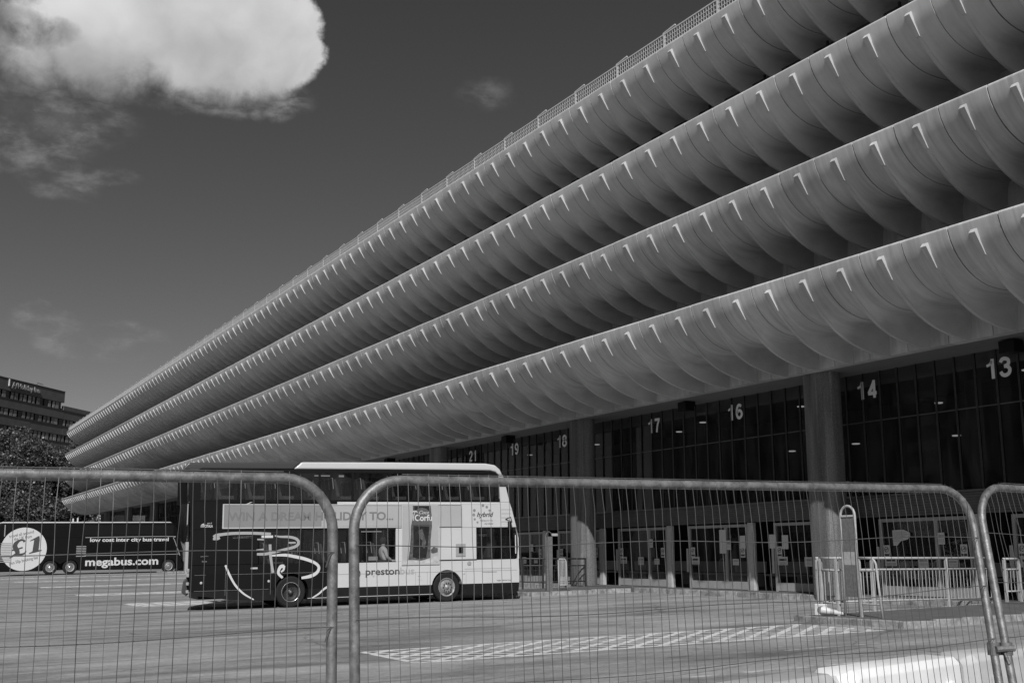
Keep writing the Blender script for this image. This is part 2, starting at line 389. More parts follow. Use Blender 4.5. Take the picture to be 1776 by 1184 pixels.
def ribbon(pts, w, y, name, m_, parent, th=0.003):
    """flat vinyl stroke in the XZ plane with width w (number or list)"""
    if name == 'swirl': w = [q * .84 for q in w] if isinstance(w, list) else w * .84
    b_ = MB(); L, Rr = [], []
    P_ = [Vector((p[0], p[1])) for p in pts]
    # subdivide with catmull-rom
    Q = []; Ws = []
    for i in range(len(P_) - 1):
        p0 = P_[max(i - 1, 0)]; p1 = P_[i]; p2 = P_[i + 1]; p3 = P_[min(i + 2, len(P_) - 1)]
        for k_ in range(5):
            t_ = k_ / 5
            Q.append(0.5 * ((2 * p1) + (p2 - p0) * t_ + (2 * p0 - 5 * p1 + 4 * p2 - p3) * t_ ** 2 + (3 * p1 - p0 - 3 * p2 + p3) * t_ ** 3))
            Ws.append((w[i] * (1 - t_) + w[i + 1] * t_) if isinstance(w, list) else w)
    Q.append(P_[-1]); Ws.append(w[-1] if isinstance(w, list) else w)
    for i, q in enumerate(Q):
        d = (Q[min(i + 1, len(Q) - 1)] - Q[max(i - 1, 0)]).normalized(); n_ = Vector((-d.y, d.x)) * Ws[i] / 2
        L.append(q + n_); Rr.append(q - n_)
    n = len(Q)
    vs = [(p.x, y, p.y) for p in L] + [(p.x, y, p.y) for p in Rr] + [(p.x, y + th, p.y) for p in L] + [(p.x, y + th, p.y) for p in Rr]
    fs = []
    for i in range(n - 1):
        fs += [(i, i + 1, n + i + 1, n + i), (i, 2 * n + i, 2 * n + i + 1, i + 1), (n + i, n + i + 1, 3 * n + i + 1, 3 * n + i)]
    b_.add(vs, fs)
    return b_.build(name, m_, parent)

def gz(x): return 0.0175 * min(max(x, -8), 23.6)

# ------------------------------------------------------------------ ground
gm = MB()
xs = [-900, -8, 0, 5, 10, 15, 20, 23.6, 40, 900]; ys = [-500, 0, 50, 100, 150, 300, 1500]
for i in range(len(xs) - 1):
    for j in range(len(ys) - 1):
        x0, x1, y0, y1 = xs[i], xs[i + 1], ys[j], ys[j + 1]
        gm.quad((x0, y0, gz(x0)), (x1, y0, gz(x1)), (x1, y1, gz(x1)), (x0, y1, gz(x0)))
tag(gm.build('ground', M['asphalt']), 'worn grey asphalt apron of the bus station with streaks and cracks', kind='structure')

# road markings
def strip(mb, x0, y0, x1, y1, w, lift=0.0015):
    d = Vector((x1 - x0, y1 - y0)); L = d.length
    if L < 0.02: return
    d /= L; n_ = Vector((-d.y, d.x)) * w / 2
    pts = [(x0 + n_.x, y0 + n_.y), (x0 - n_.x, y0 - n_.y), (x1 - n_.x, y1 - n_.y), (x1 + n_.x, y1 + n_.y)]
    mb.quad(*[(a, b_, gz(a) + lift) for a, b_ in pts])
def hatch_box(x0, x1, y0, y1, step, w, slant=0.0, skew=0.0):
    mb = MB()
    strip(mb, x0, y1, x1, y1, w); strip(mb, x0, y0, x1, y0, w); strip(mb, x0, y0 + w / 2, x0, y1 - w / 2, w)
    h = y1 - y0
    lift = 0.0025
    for sgn in (1, -1):
        n = int((x1 - x0 + h) / step) + 2
        for i in range(-2, n):
            xa = x0 - h + i * step
            ya, yb = (y0, y1) if sgn > 0 else (y1, y0)
            # line from (xa,ya) to (xa+h*1.2,yb), clipped to x0..x1
            xb = xa + h * 1.25
            t0 = max(0, (x0 - xa) / (xb - xa)); t1 = min(1, (x1 - xa) / (xb - xa))
            if t1 > t0: strip(mb, xa + (xb - xa) * t0, ya + (yb - ya) * t0, xa + (xb - xa) * t1, ya + (yb - ya) * t1, w * 0.9, lift)
        lift = 0.0035
    return mb
mk = [(7.1, 16.7, 15.45, 17.65, 0.60, 0.135)]
for i, (x0, x1, y0, y1, st, w) in enumerate(mk):
    o = hatch_box(x0, x1, y0, y1, st, w).build('hatched_road_marking', M['paint'])
    tag(o, 'large worn white criss-cross hatching painted on the asphalt in front of the kerb island', kind='structure')
for y0, y1, x0, x1 in [(36.8, 39.2, 7.45, 19.5), (47.5, 49.5, 7.45, 22), (60.8, 62.4, 7.6, 22), (73.8, 75.5, 7.7, 22), (85.4, 87.3, 7.8, 22)]:
    mb = hatch_box(x0, x1, y0, y1, 1.0, 0.34)
    tag(mb.build('hatched_road_marking', M['paint']), 'worn pale hatched bar painted across the far apron', kind='structure')
mb = MB()
for y, x0, x1 in [(11.65, 6.5, 15.0), (22.3, 5.0, 23.3), (22.95, 7.0, 8.6), (26.6, 9.8, 23.3), (31.5, 9, 19.3), (28.7, 18.5, 23.2), (13.6, 12.5, 15.0)]:
    x = x0
    while x < x1:
        L = random.uniform(1.2, 3.5); strip(mb, x, y, min(x + L, x1), y, 0.075 if y > 12 else 0.11); x += L + random.uniform(.02, .5)
tag(mb.build('bay_line_marking', M['paint_thin']), 'thin worn white lines dividing the bus bays', kind='structure')

# pavement and kerbs
pave = MB(); ZP = 0.58
def slab(mb, poly, z, z0=-0.3):
    n = len(poly); vs = [(x, y, z) for x, y in poly] + [(x, y, z0) for x, y in poly]
    mb.add(vs, [tuple(range(n))] + [(i, (i + 1) % n, (i + 1) % n + n, i + n) for i in range(n)])
KW = 0.16
pv = MB(); slab(pv, [(23.6 + KW, -60), (60, -60), (60, 156), (23.6 + KW, 156)], ZP)
pavement = pv.build('pavement', M['paving'])
tag(pavement, 'dark paved walkway running along the foot of the bus station', kind='structure')
kst = MB().box(-KW / 2, KW / 2, -0.448, 0.448, -0.5, 0).mesh('kerb_stone', M['kerb'], bevel=0.018)
def kerb_run(a, b_, z_of, parent, name='kerb_stone'):
    a = Vector(a); b_ = Vector(b_); d = b_ - a; L = d.length; n = max(1, round(L / 0.915)); ang = math.atan2(d.y, d.x) - math.pi / 2
    for i in range(n):
        p = a + d * ((i + .5) / n)
        o = obj(name, kst, parent, (p.x, p.y, z_of(p.x) + random.uniform(-.008, .008)), (0, random.uniform(-.015, .015), ang + random.uniform(-.006, .006)))
        o.scale = (1, L / n / 0.915, 1)
for y0, y1 in [(-6, 15.3), (18.45, 33.2), (36.4, 60)]:
    kerb_run((23.6 + KW / 2, y0), (23.6 + KW / 2, y1), lambda x: ZP, pavement)
far = MB(); far.box(23.6, 23.6 + KW, 60.01, 156, -0.4, ZP + .002)
tag(far.build('kerb_line', M['kerb'], pavement), kind='stuff')
def island(x0, y0, y1, label, x1=23.6):
    root = empty('traffic_island', (x0, y0, gz(x0)))
    tag(root, label, 'traffic island')
    zt = lambda x: gz(x) + 0.13 + max(0, (x - 20) / 3.6) * 0.02
    mb = MB(); X0, Y0, Y1 = x0 + KW, y0 + KW, y1 - KW
    n = 6; off = Vector((x0, y0, gz(x0)))
    for i in range(n):
        xa = X0 + (x1 - X0) * i / n; xb = X0 + (x1 - X0) * (i + 1) / n
        za, zb = zt(xa) - .006 if i else zt(xa) - .006, zt(xb) - .006
        mb.quad(*[Vector(q) - off for q in ((xa, Y0, za), (xb, Y0, zb), (xb, Y1, zb), (xa, Y1, za))])
    mb.build('paving', M['paving'], root)
    for a, b_ in [((x0 + KW / 2, y0 + KW), (x0 + KW / 2, y1 - KW)), ((x0, y0 + KW / 2), (x1 - .02, y0 + KW / 2)), ((x0, y1 - KW / 2), (x1 - .02, y1 - KW / 2))]:
        a2 = (a[0] - off.x, a[1] - off.y); b2 = (b_[0] - off.x, b_[1] - off.y)
        kerb_run(a2, b2, lambda x, o=off: zt(x + o.x) - o.z, root)
    return root
isl = island(17.22, 15.42, 18.40, 'kerbed concrete island with railings and a fallen traffic cone in the right foreground')
island(19.45, 33.3, 36.4, 'kerbed island end beside the nose of the double decker bus')
island(20.2, 92.6, 95.0, 'distant low kerbed island in front of the dark coach')

# ------------------------------------------------------------------ bus station building
XP, XT, XC, XM, PITCH = 20.15, 23.15, 23.9, 24.9, 1.3
YE = 152.6; TOPS = [8.84, 11.70, 14.49, 17.35]
BS = empty('bus_station', (XC, 23.9, ZP))
tag(BS, 'long concrete bus station with four tiers of curved ribbed parapets and a glazed concourse', 'building')
BO = Vector(BS.location)
def bpart(name, me, loc, rot=None, kind=None, label=None):
    o = obj(name, me, BS, Vector(loc) - BO, rot)
    if kind: o['kind'] = kind
    if label: o['label'] = label
    return o
def bmesh_part(mb, name, m_, kind=None, label=None, **kw):
    me = mb.mesh(name, m_, **kw); me.transform(Matrix.Translation(-BO))
    o = obj(name, me, BS)
    if kind: o['kind'] = kind
    if label: o['label'] = label
    return o
# profile curves, (inward x, drop)
Jc = [(0.0, .05), (.008, .16), (.045, .29), (.20, .53), (.38, .75), (.61, .93), (.88, 1.08), (1.17, 1.17), (1.5, 1.21), (2.0, 1.20), (3.0, 1.12)]
Fc = [(0.0, .05), (.008, .16), (.045, .29), (.19, .54), (.345, .75), (.57, .95), (.79, 1.16), (1.11, 1.41), (1.48, 1.62), (1.86, 1.76), (2.39, 1.88), (3.0, 1.92)]
def radial(curve, th):
    """distance from centre (3,0) along direction th (0 = outward, 90 = down)"""
    cx, cz = 3.0, 0.0; best = None
    dx, dz = -math.cos(th), math.sin(th)
    for (x0, z0), (x1, z1) in zip(curve[:-1], curve[1:]):
        ex, ez = x1 - x0, z1 - z0; det = dx * (-ez) + ex * dz
        if abs(det) < 1e-9: continue
        rx, rz = x0 - cx, z0 - cz
        t_ = (rx * (-ez) + ex * rz) / det; u = (dx * rz - dz * rx) / det
        if -1e-6 <= u <= 1 + 1e-6 and t_ > 0: return t_
    return None
def smooth_table(curve, ths):
    v = [radial(curve, t_) for t_ in ths]
    for it in range(2):
        v = [v[0]] + [(v[i - 1] + 2 * v[i] + v[i + 1]) / 4 for i in range(1, len(v) - 1)] + [v[-1]]
    return v
def panel_geo(mb, ny, ns, gap=0.015, ox=0, oy=0, oz=0, nib=True):
    t0, t1 = math.atan2(.05, 3.0), math.pi / 2
    ths = [t0 + (t1 - t0) * (i / ns) for i in range(ns + 1)]
    J = smooth_table(Jc, ths); Fv = smooth_table(Fc, ths)
    h = PITCH / 2; us = []
    half = [0.0, 0.043, 0.050, 0.060, 0.076, 0.10, 0.14, 0.20, 0.29, 0.41, 0.53, h - gap] if ny >= 16 else [0.0, 0.045, 0.07, 0.13, 0.28, h - gap]
    us = [-x for x in half[:0:-1]] + half
    vs = []; n = len(us)
    for y in us:
        a = abs(y); wa = 0.0 if a <= 0.043 else (a - 0.041) / (h - 0.041)
        for th, j, f in zip(ths, J, Fv):
            sm_ = min(1, max(0, (th - .45) / .75)); sm_ = sm_ * sm_ * (3 - 2 * sm_); w = max(0.0, 1 - wa) ** (3.0 + 14.0 * sm_)
            r_ = j + (f - j) * w + (.032 * min(1, max(0, (th - .24) / .12)) if a <= .0455 else 0)
            vs.append((ox + 3.0 - r_ * math.cos(th), oy + y, oz - r_ * math.sin(th)))
    m_ = ns + 1; fs = [(i * m_ + k_, (i + 1) * m_ + k_, (i + 1) * m_ + k_ + 1, i * m_ + k_ + 1) for i in range(n - 1) for k_ in range(ns)]
    mb.add(vs, fs)
    # joint returns
    for y, sg in ((us[0], 1), (us[-1], -1)):
        i0 = 0 if sg > 0 else (n - 1) * m_
        a_ = [vs[i0 + k_] for k_ in range(m_)]; c_ = [(p[0] + .06 * (1 - k_ / ns * .9), p[1], p[2] + .06 * (k_ / ns)) for k_, p in enumerate(a_)]
        o = len(mb.v); mb.v += a_ + c_
        for k_ in range(ns): mb.f.append((o + k_, o + k_ + 1, o + m_ + k_ + 1, o + m_ + k_)); mb.mi.append(mb.cur)
    # coping lip
    y0, y1 = oy + us[0], oy + us[-1]
    lip = [(0.0, -.052), (-.006, -.018), (.042, .032), (.16, .032), (.16, -.3)]
    pts = [(ox + a_, oz + b_) for a_, b_ in lip]
    vs2 = [(p[0], y0, p[1]) for p in pts] + [(p[0], y1, p[1]) for p in pts]; q = len(pts)
    mb.add(vs2, [(i, i + 1, i + 1 + q, i + q) for i in range(q - 1)] + [tuple(range(q))[::-1], tuple(range(q, 2 * q))])
    if nib:
        w = 0.082
        mb.add([(ox + .035, oy - w, oz - .195), (ox + .035, oy + w, oz - .195), (ox - .040, oy - w, oz - .288), (ox - .040, oy + w, oz - .288),
                (ox + .13, oy - w, oz - .36), (ox + .13, oy + w, oz - .36), (ox + .305, oy - .046, oz - .745), (ox + .305, oy + .046, oz - .745), (ox + .45, oy - .046, oz - .745), (ox + .45, oy + .046, oz - .745)],
               [(0, 1, 3, 2), (2, 3, 7, 6), (0, 2, 4), (1, 5, 3), (2, 6, 8, 4), (3, 5, 9, 7)])
pm = MB(); panel_geo(pm, 16, 22)
P_new = pm.mesh('fin_panel', M['panel'], smooth=True, angle=24)
pm = MB(); panel_geo(pm, 16, 22)
P_old = pm.mesh('fin_panel', M['panel_worn'], smooth=True, angle=24)
starts = [12, 13, 14, 19]          # first panel in view of each tier
for lv, zt in enumerate(TOPS):
    me = (P_old, P_old, P_new, P_new)[lv]
    i0 = math.floor((starts[lv] - 23.9) / PITCH); rest = MB()
    for i in range(-28, 99):
        yc = 23.9 + PITCH * (i + .5)
        if i0 <= i < i0 + 74:
            dx = random.uniform(-.006, .006)
            bpart('fin_panel', me, (XP + dx, yc + random.uniform(-.004, .004), zt + random.uniform(-.004, .004)))
        else:
            panel_geo(rest, 8, 9, ox=XP - BO.x, oy=yc - BO.y, oz=zt - BO.z)
    o = obj('far_fin_panel', rest.mesh('far_fin_panel', (M['panel_worn'], M['panel'])[lv > 1], smooth=True, angle=32), BS); o['kind'] = 'stuff'
    # backing behind the joints, deck slab, edge beam
    yA = -13
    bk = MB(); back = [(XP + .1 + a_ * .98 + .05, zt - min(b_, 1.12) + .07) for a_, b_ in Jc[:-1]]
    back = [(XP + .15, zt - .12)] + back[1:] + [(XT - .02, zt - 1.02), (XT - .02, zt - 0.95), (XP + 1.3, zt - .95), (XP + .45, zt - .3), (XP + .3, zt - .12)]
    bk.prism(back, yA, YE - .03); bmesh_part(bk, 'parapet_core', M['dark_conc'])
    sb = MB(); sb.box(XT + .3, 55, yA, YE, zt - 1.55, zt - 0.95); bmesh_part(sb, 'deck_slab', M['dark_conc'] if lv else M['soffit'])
    eb = MB()
    bm_me = MB().box(0, .3, -PITCH / 2 + .01, PITCH / 2 - .01, 0, .85).mesh('edge_beam', M['panel_worn'])
    if lv == 0:
        for i in range(-9, 60): bpart('edge_beam', bm_me, (XT, 23.9 + PITCH * (i + .5), zt - 1.925))
        eb.box(XT, XT + .3, 23.9 + PITCH * 60, YE, zt - 1.925, zt - 1.06)
    else: eb.box(XT, XT + .3, yA, YE, zt - 1.925, zt - 1.06)
    bmesh_part(eb, 'edge_beam', M['panel_worn'])
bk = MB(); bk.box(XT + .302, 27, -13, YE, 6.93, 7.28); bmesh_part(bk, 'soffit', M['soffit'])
bk = MB(); bk.box(50, 50.4, -13, YE - .5, ZP, 16.4); bmesh_part(bk, 'light_block_wall', M['dark_conc'])  # added unseen wall, stops daylight leaking in from the open far side
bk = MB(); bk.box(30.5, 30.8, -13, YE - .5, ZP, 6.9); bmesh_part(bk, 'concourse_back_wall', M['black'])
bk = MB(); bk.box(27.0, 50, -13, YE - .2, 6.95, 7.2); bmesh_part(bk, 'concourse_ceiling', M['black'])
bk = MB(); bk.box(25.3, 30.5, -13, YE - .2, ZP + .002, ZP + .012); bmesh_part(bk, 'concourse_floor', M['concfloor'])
bk = MB(); bk.box(25.0, 50, -13.3, -13, ZP, 16); bmesh_part(bk, 'end_wall', M['dark_conc'])
# guard mesh visible in the gaps between the tiers
gr = MB()
for i in range(10): gr.box(-.008, .008, -1.29, 1.29, i * .055, i * .055 + .02)
for i in range(44): gr.box(-.006, .006, -1.29 + i * .06, -1.275 + i * .06, 0, .52)
gr.box(-.03, .03, -1.3, -1.24, -.6, .62)
gme = gr.mesh('guard_panel', M['rail_d'])
for i in range(-2, 50): bpart('guard_panel', gme, (XP + 2.1, 23.9 + 2.6 * (i + .5), TOPS[2] + 0.90))
# roof railing
rp = MB(); L = 2.6
rp.box(-.02, .02, L / 2 - .075, L / 2 - .005, 0, .50)
rp.box(-.02, .02, -L / 2, L / 2, .44, .48); rp.box(-.02, .02, -L / 2 + .07, L / 2, .03, .06); rp.box(-.012, .012, -L / 2, L / 2, .16, .18); rp.box(-.012, .012, -L / 2, L / 2, .30, .32)
for i in range(1, 22): rp.box(-.008, .008, -L / 2 + i * .118, -L / 2 + i * .118 + .014, .05, .45)
rp.add([(-.02, L / 2, .482), (-.02, L / 2 - .62, .53), (-.02, L / 2 - .62, .575), (-.02, L / 2, .52), (.03, L / 2, .482), (.03, L / 2 - .62, .53), (.03, L / 2 - .62, .575), (.03, L / 2, .52)],
       [(0, 1, 2, 3), (7, 6, 5, 4), (0, 4, 5, 1), (3, 2, 6, 7), (1, 5, 6, 2), (0, 3, 7, 4)])
rme = rp.mesh('roof_railing', M['rail_w'])
for i in range(-2, 49): bpart('roof_railing', rme, (XP + .12, 23.9 + 2.6 * i + 1.3 - .2, TOPS[3] + .03))
er = MB()
for z in (.05, .17, .31, .46): er.box(XP + .1, XP + 12, YE - .9, YE - .87, TOPS[3] + z, TOPS[3] + z + .03)
for i in range(30): er.box(XP + .1 + i * .4, XP + .13 + i * .4, YE - .9, YE - .87, TOPS[3], TOPS[3] + .47)
bmesh_part(er, 'end_railing', M['rail_w'])

# columns (rounded oblong)
cm = MB(); N = 40; prof = []
for j in range(N):
    t_ = 2 * math.pi * j / N; c_, s_ = math.cos(t_), math.sin(t_)
    prof.append((0.40 * math.copysign(abs(c_) ** .75, c_), 0.56 * math.copysign(abs(s_) ** .75, s_)))
cm.prism([(a_, b_) for a_, b_ in prof], 0, 6.93 - ZP, 'z')
cme = cm.mesh('column', M['column'], smooth=True, angle=50)
for k_ in range(-3, 10): bpart('column', cme, (XC, 23.9 + 13 * k_, ZP))
# floodlights hung below the soffit
fl = MB(); fl.box(-.2, .2, -.22, .22, -.34, -.04); fl.box(-.04, .3, -.03, .03, -.12, -.06); fl.cur = 0; fl.box(.26, .34, -.1, .1, -.16, 0.0)
fme = fl.mesh('floodlight', M['trim'], bevel=.02)
for y in (4.6, 17.6, 30.5, 43.2, 56.5, 69.5): bpart('floodlight', fme, (24.05, y, 6.93))
# curtain wall
z0, z1 = 3.38, 6.93; H = PITCH / 2
mu = MB(); mu.box(-.012, .03, -.022, .022, 0, z1 - z0); mu.cur = 1; mu.box(-.03, -.0125, -.022, -.012, 0, z1 - z0); mu.box(-.03, -.0125, .010, .020, 0, z1 - z0)
mume = mu.mesh('mullion', [M['trim'], M['mullion']])
pa = MB(); pa.quad((0, -H + .02, 0), (0, -.02, 0), (0, -.02, z1 - z0), (0, -H + .02, z1 - z0)); pame = pa.mesh('window_pane', M['glass_b'])
n0 = math.floor((6 - 23.9) / H); n1 = n0 + 200
for i in range(n0, n1):
    y = 23.9 + H * i
    bpart('mullion', mume, (XM - .02, y, z0))
    o = bpart('window_pane', pame, (XM, y + H, z0), (0, random.uniform(-.0015, .0015), random.uniform(-.002, .002)))
fw = MB()
for i in list(range(int((-12 - 23.9) / H), n0)) + list(range(n1, int((YE - 24.4) / H))):
    y = 23.9 + H * i; fw.box(XM - .07, XM + .03, y - .012, y + .012, z0, z1)
bmesh_part(fw, 'far_mullion', M['mullion'], kind='stuff')
fg = MB(); fg.quad((XM, 23.9 + H * n1, z0), (XM, YE - 1, z0), (XM, YE - 1, z1), (XM, 23.9 + H * n1, z1)); fg.quad((XM, -13, z0), (XM, 23.9 + H * n0, z0), (XM, 23.9 + H * n0, z1), (XM, -13, z1))
bmesh_part(fg, 'far_window_pane', M['glass_b'], kind='stuff')
tr = MB(); tr.box(XM - .03, XM - .005, -12, YE - 1, 5.49, 5.52); bmesh_part(tr, 'transom', M['mullion'])
tr = MB(); tr.box(XM - .1, XM + .05, -12, YE - 1, 3.32, 3.378); bmesh_part(tr, 'sill', M['mullion'])
bd = MB()
for i in range(8): bd.box(XM - .05 - .012 * (i % 2 == 0), XM + .05, -12, YE - 1, 2.76 + i * .07, 2.76 + i * .07 + .062)
bmesh_part(bd, 'fascia_board', M['slat'], kind='stuff')
# gate numbers on the glass
numrot = (R(90), 0, R(-90))
DIG = {'1': ([[(.23, 0), (.23, .52)]], [[(.05, .355), (.15, .385), (.21, .47)]]),
       '2': ([[(.03, .36), (.06, .45), (.17, .485), (.28, .44), (.30, .36), (.25, .27), (.12, .15), (.06, .05)], [(.03, .05), (.33, .05)]], []),
       '3': ([[(.04, .39), (.09, .46), (.18, .475), (.27, .43), (.27, .33), (.20, .285), (.14, .28)], [(.14, .28), (.23, .27), (.30, .19), (.27, .09), (.17, .045), (.08, .07), (.03, .15)]], []),
       '4': ([[(.25, 0), (.25, .52)], [(.25, .48), (.15, .31), (.04, .145)], [(.02, .14), (.34, .14)]], []),
       '6': ([[(.28, .42), (.20, .475), (.11, .44), (.055, .30), (.06, .15), (.12, .06), (.20, .05), (.29, .12), (.29, .22), (.21, .29), (.12, .27), (.07, .20)]], []),
       '7': ([[(.02, .47), (.33, .47)], [(.29, .46), (.19, .28), (.13, 0)]], []),
       '8': ([[(.18, .28), (.08, .33), (.07, .42), (.18, .475), (.29, .42), (.28, .33), (.18, .28), (.07, .22), (.05, .12), (.18, .045), (.31, .12), (.29, .22), (.18, .28)]], []),
       '9': ([[(.07, .10), (.15, .045), (.24, .08), (.295, .22), (.29, .37), (.23, .46), (.15, .47), (.06, .40), (.06, .30), (.14, .23), (.23, .25), (.28, .32)]], [])}
def digits(body):
    mb = MB(); x0 = 0
    for ch in body:
        strokes, thin = DIG[ch]
        for grp, w_ in ((strokes, .098), (thin, .07)):
            for si, st in enumerate(grp):
                P = [Vector(p) for p in st]; Q = []
                for i in range(len(P) - 1):
                    p0, p1, p2, p3 = P[max(i - 1, 0)], P[i], P[i + 1], P[min(i + 2, len(P) - 1)]
                    for j in range(4):
                        t_ = j / 4; Q.append(.5 * (2 * p1 + (p2 - p0) * t_ + (2 * p0 - 5 * p1 + 4 * p2 - p3) * t_ ** 2 + (3 * p1 - p0 - 3 * p2 + p3) * t_ ** 3))
                Q.append(P[-1]); n = len(Q); vs = []
                for i, q in enumerate(Q):
                    d = (Q[min(i + 1, n - 1)] - Q[max(i - 1, 0)]).normalized(); e = Vector((-d.y, d.x)) * w_ / 2
                    for zz in (0, .003 + .001 * si): vs += [(x0 + (q + e).x, (q + e).y, zz), (x0 + (q - e).x, (q - e).y, zz)]
                fs = []
                for i in range(n - 1):
                    a_ = i * 4; c_ = a_ + 4
                    fs += [(a_ + 2, a_ + 3, c_ + 3, c_ + 2), (a_, a_ + 2, c_ + 2, c_), (a_ + 3, a_ + 1, c_ + 1, c_ + 3)]
                mb.add(vs, fs)
        x0 += .43
    return mb.mesh('gate_number', M['number'])
for body, y in [('13', 19.02), ('14', 23.48), ('16', 29.30), ('17', 33.86), ('18', 40.35), ('19', 44.42), ('21', 48.5), ('22', 52.9)]:
    bpart('gate_number', digits(body), (XM - .036, y, 6.17), numrot)
# door units
DF, DP = M['door_frame'], M['door_post']
def frame_me(w, h=2.12, leaf=2):
    mb = MB()
    mb.box(-.045, .045, 0, .09, 0, h); mb.box(-.045, .045, w - .09, w, 0, h); mb.box(-.045, .045, .09, w - .09, h - .09, h); mb.box(-.04, .04, .09, w - .09, .02, .27)
    if leaf == 2: mb.box(-.045, .045, w * .36 - .06, w * .36 + .06, .27, h - .09)
    return mb.mesh('door_frame', DF)
fA = frame_me(3.1); fB = frame_me(2.15, leaf=1)
dg = MB(); dg.quad((0, .09, .27), (0, 3.01, .27), (0, 3.01, 2.03), (0, .09, 2.03)); dgA = dg.mesh('door_glass', M['glass_b'])
dg = MB(); dg.quad((0, .09, .27), (0, 2.06, .27), (0, 2.06, 2.03), (0, .09, 2.03)); dgB = dg.mesh('door_glass', M['glass_b'])
postme = MB().box(-.08, .08, -.12, .12, 0, 2.16).mesh('door_post', DP, bevel=.015)
handme = MB().box(-.06, -.045, 0, .10, .55, 1.35).mesh('push_plate', M['door_post'])
nos = MB(); nos.box(-.008, 0, -.11, .11, -.17, .17)
nosme = nos.mesh('notice', M['paper'])
ring = MB(); ring.tube([(-.012, .07 * math.cos(t_ * math.pi / 8), .05 + .07 * math.sin(t_ * math.pi / 8)) for t_ in range(16)], .008, 4, closed=True)
ring.tube([(-.012, -.05, .10), (-.012, .05, 0)], .008, 4); ring.box(-.012, -.009, -.06, .06, .043, .057); ring.box(-.011, -.0085, -.09, .09, -.13, -.07)
ringme = ring.mesh('no_smoking_symbol', M['ink'])
def poster(parent, y, z, w, h, kind=0, lab=None):
    me = MB().box(-.006, 0, -w / 2, w / 2, -h / 2, h / 2).mesh('notice', M['paper']); o = obj('notice', me, parent, (-.055, y, z))
    if kind:
        mb = MB(); mb.box(-.0085, -.006, -w * .38, w * .38, h * .08, h * .3)
        for i in range(3): mb.box(-.0085, -.006, -w * .4, w * .36, -h * (.1 + .1 * i), -h * (.07 + .1 * i))
        if kind == 2: mb.box(-.0085, -.006, -w / 2, w / 2, -h * .5, -h * .35)
        obj('printed_text', mb.mesh('printed_text', (M['midink'], M['ink'])[kind == 2]), o)
    if lab: o['label'] = lab
    return o
def door(name, me, gme_, y, lab=None):
    o = bpart(name, me, (XM, y, ZP)); obj('door_glass', gme_, o)
    return o
yb = 28.46
for k_ in range(-9, 28):
    y = yb + 4.333 * k_
    if y > YE - 6: break
    bpart('door_post', postme, (XM - .03, y - .14, ZP))
    near = -3 <= k_ <= 3
    d = door('door', fA, dgA, y + .04)
    if near:
        p = obj('notice', nosme, d, (-.055, 2.85, 1.22)); obj('no_smoking_symbol', ringme, p)
        poster(d, 2.72, .92, .42, .3, 2)
        if k_ != 0: poster(d, 1.6, .92, .34, .28, 1)
        poster(d, .62, .90, .30, .2, 1); poster(d, .95, 1.45 + .1 * (k_ % 3), .22, .31, 1)
        obj('push_plate', handme, d, (-.0, 3.12, 0)); p = obj('notice', nosme, d, (-.055, .25, 1.22)); obj('no_smoking_symbol', ringme, p)
# special notices seen on particular doors: tall pale sheets
def free_poster(y, z, w, h, kind, lab): 
    me = MB().box(-.006, 0, -w / 2, w / 2, -h / 2, h / 2).mesh('notice', M['paper']); o = bpart('notice', me, (XM - .06, y, z)); o['label'] = lab
    return o
free_poster(29.74, 2.15, .34, .78, 0, 'tall blank pale sheet hanging in a door opening')
free_poster(28.74, 2.12, .27, .42, 0, 'blank pale sheet on the narrow door leaf')
free_poster(27.33, 2.13, .27, .43, 0, 'left of two blank pale sheets high on the door glass')
free_poster(26.75, 2.1, .28, .43, 0, 'right of two blank pale sheets high on the door glass')
tp = MB(); tp.prism([(22.44, 2.38), (22.05, 2.39), (21.83, 2.31), (21.82, 2.2), (21.92, 2.12), (22.15, 2.08), (22.3, 1.95), (22.43, 1.96)], XM - .062, XM - .056, 'x')
o = bmesh_part(tp, 'torn_poster', M['paper'], label='torn pale poster on the glass between the railing posts')
tt = MB()
for i, (a_, b_) in enumerate([(22.4, 21.95), (22.4, 21.9), (22.4, 22.0), (22.4, 22.1), (22.4, 22.2)]): tt.box(XM - .066, XM - .062, b_, a_, 2.30 - i * .055, 2.315 - i * .055)
bmesh_part(tt, 'poster_text', M['midink'])
# concourse lamps seen through the glass
lm = MB(); lm.lathe([(0.0, 0), (.12, 0), (.13, .02), (.13, .03)], (0, 0, 0), 'z', 16); lme = lm.mesh('concourse_lamp', M['lamp'])
for x, y, z in [(26.8, 27.8, 6.6), (26.8, 33.0, 6.6), (28, 22.6, 5.2), (28, 26.6, 5.3), (28, 29.6, 5.3), (26.8, 19.2, 6.6), (28, 20.2, 4.95), (29.5, 24.4, 6.5), (28, 36, 6.6), (28, 42, 6.6), (28, 48, 6.6)]:
    bpart('concourse_lamp', lme, (x, y, z))
fx = MB()
fx.box(-.3, .3, -.3, .3, 0, 6.9 - ZP); fxm = fx.mesh('inner_column', M['dark_conc'])
for y in range(-10, 140, 13): bpart('inner_column', fxm, (28.8, y + 6.3, ZP + .013))
bn_ = MB()
for i in range(24):
    y = 10 + i * 2.17; bn_.box(28.0, 28.5, y, y + 1.7, ZP + .4, ZP + .46); bn_.box(28.45, 28.5, y, y + 1.7, ZP + .5, ZP + .9)
    for a_ in (0.1, 1.5): bn_.box(28.05, 28.45, y + a_, y + a_ + .06, ZP + .01, ZP + .4)
bmesh_part(bn_, 'waiting_benches', M['seat_edge'], kind='stuff')

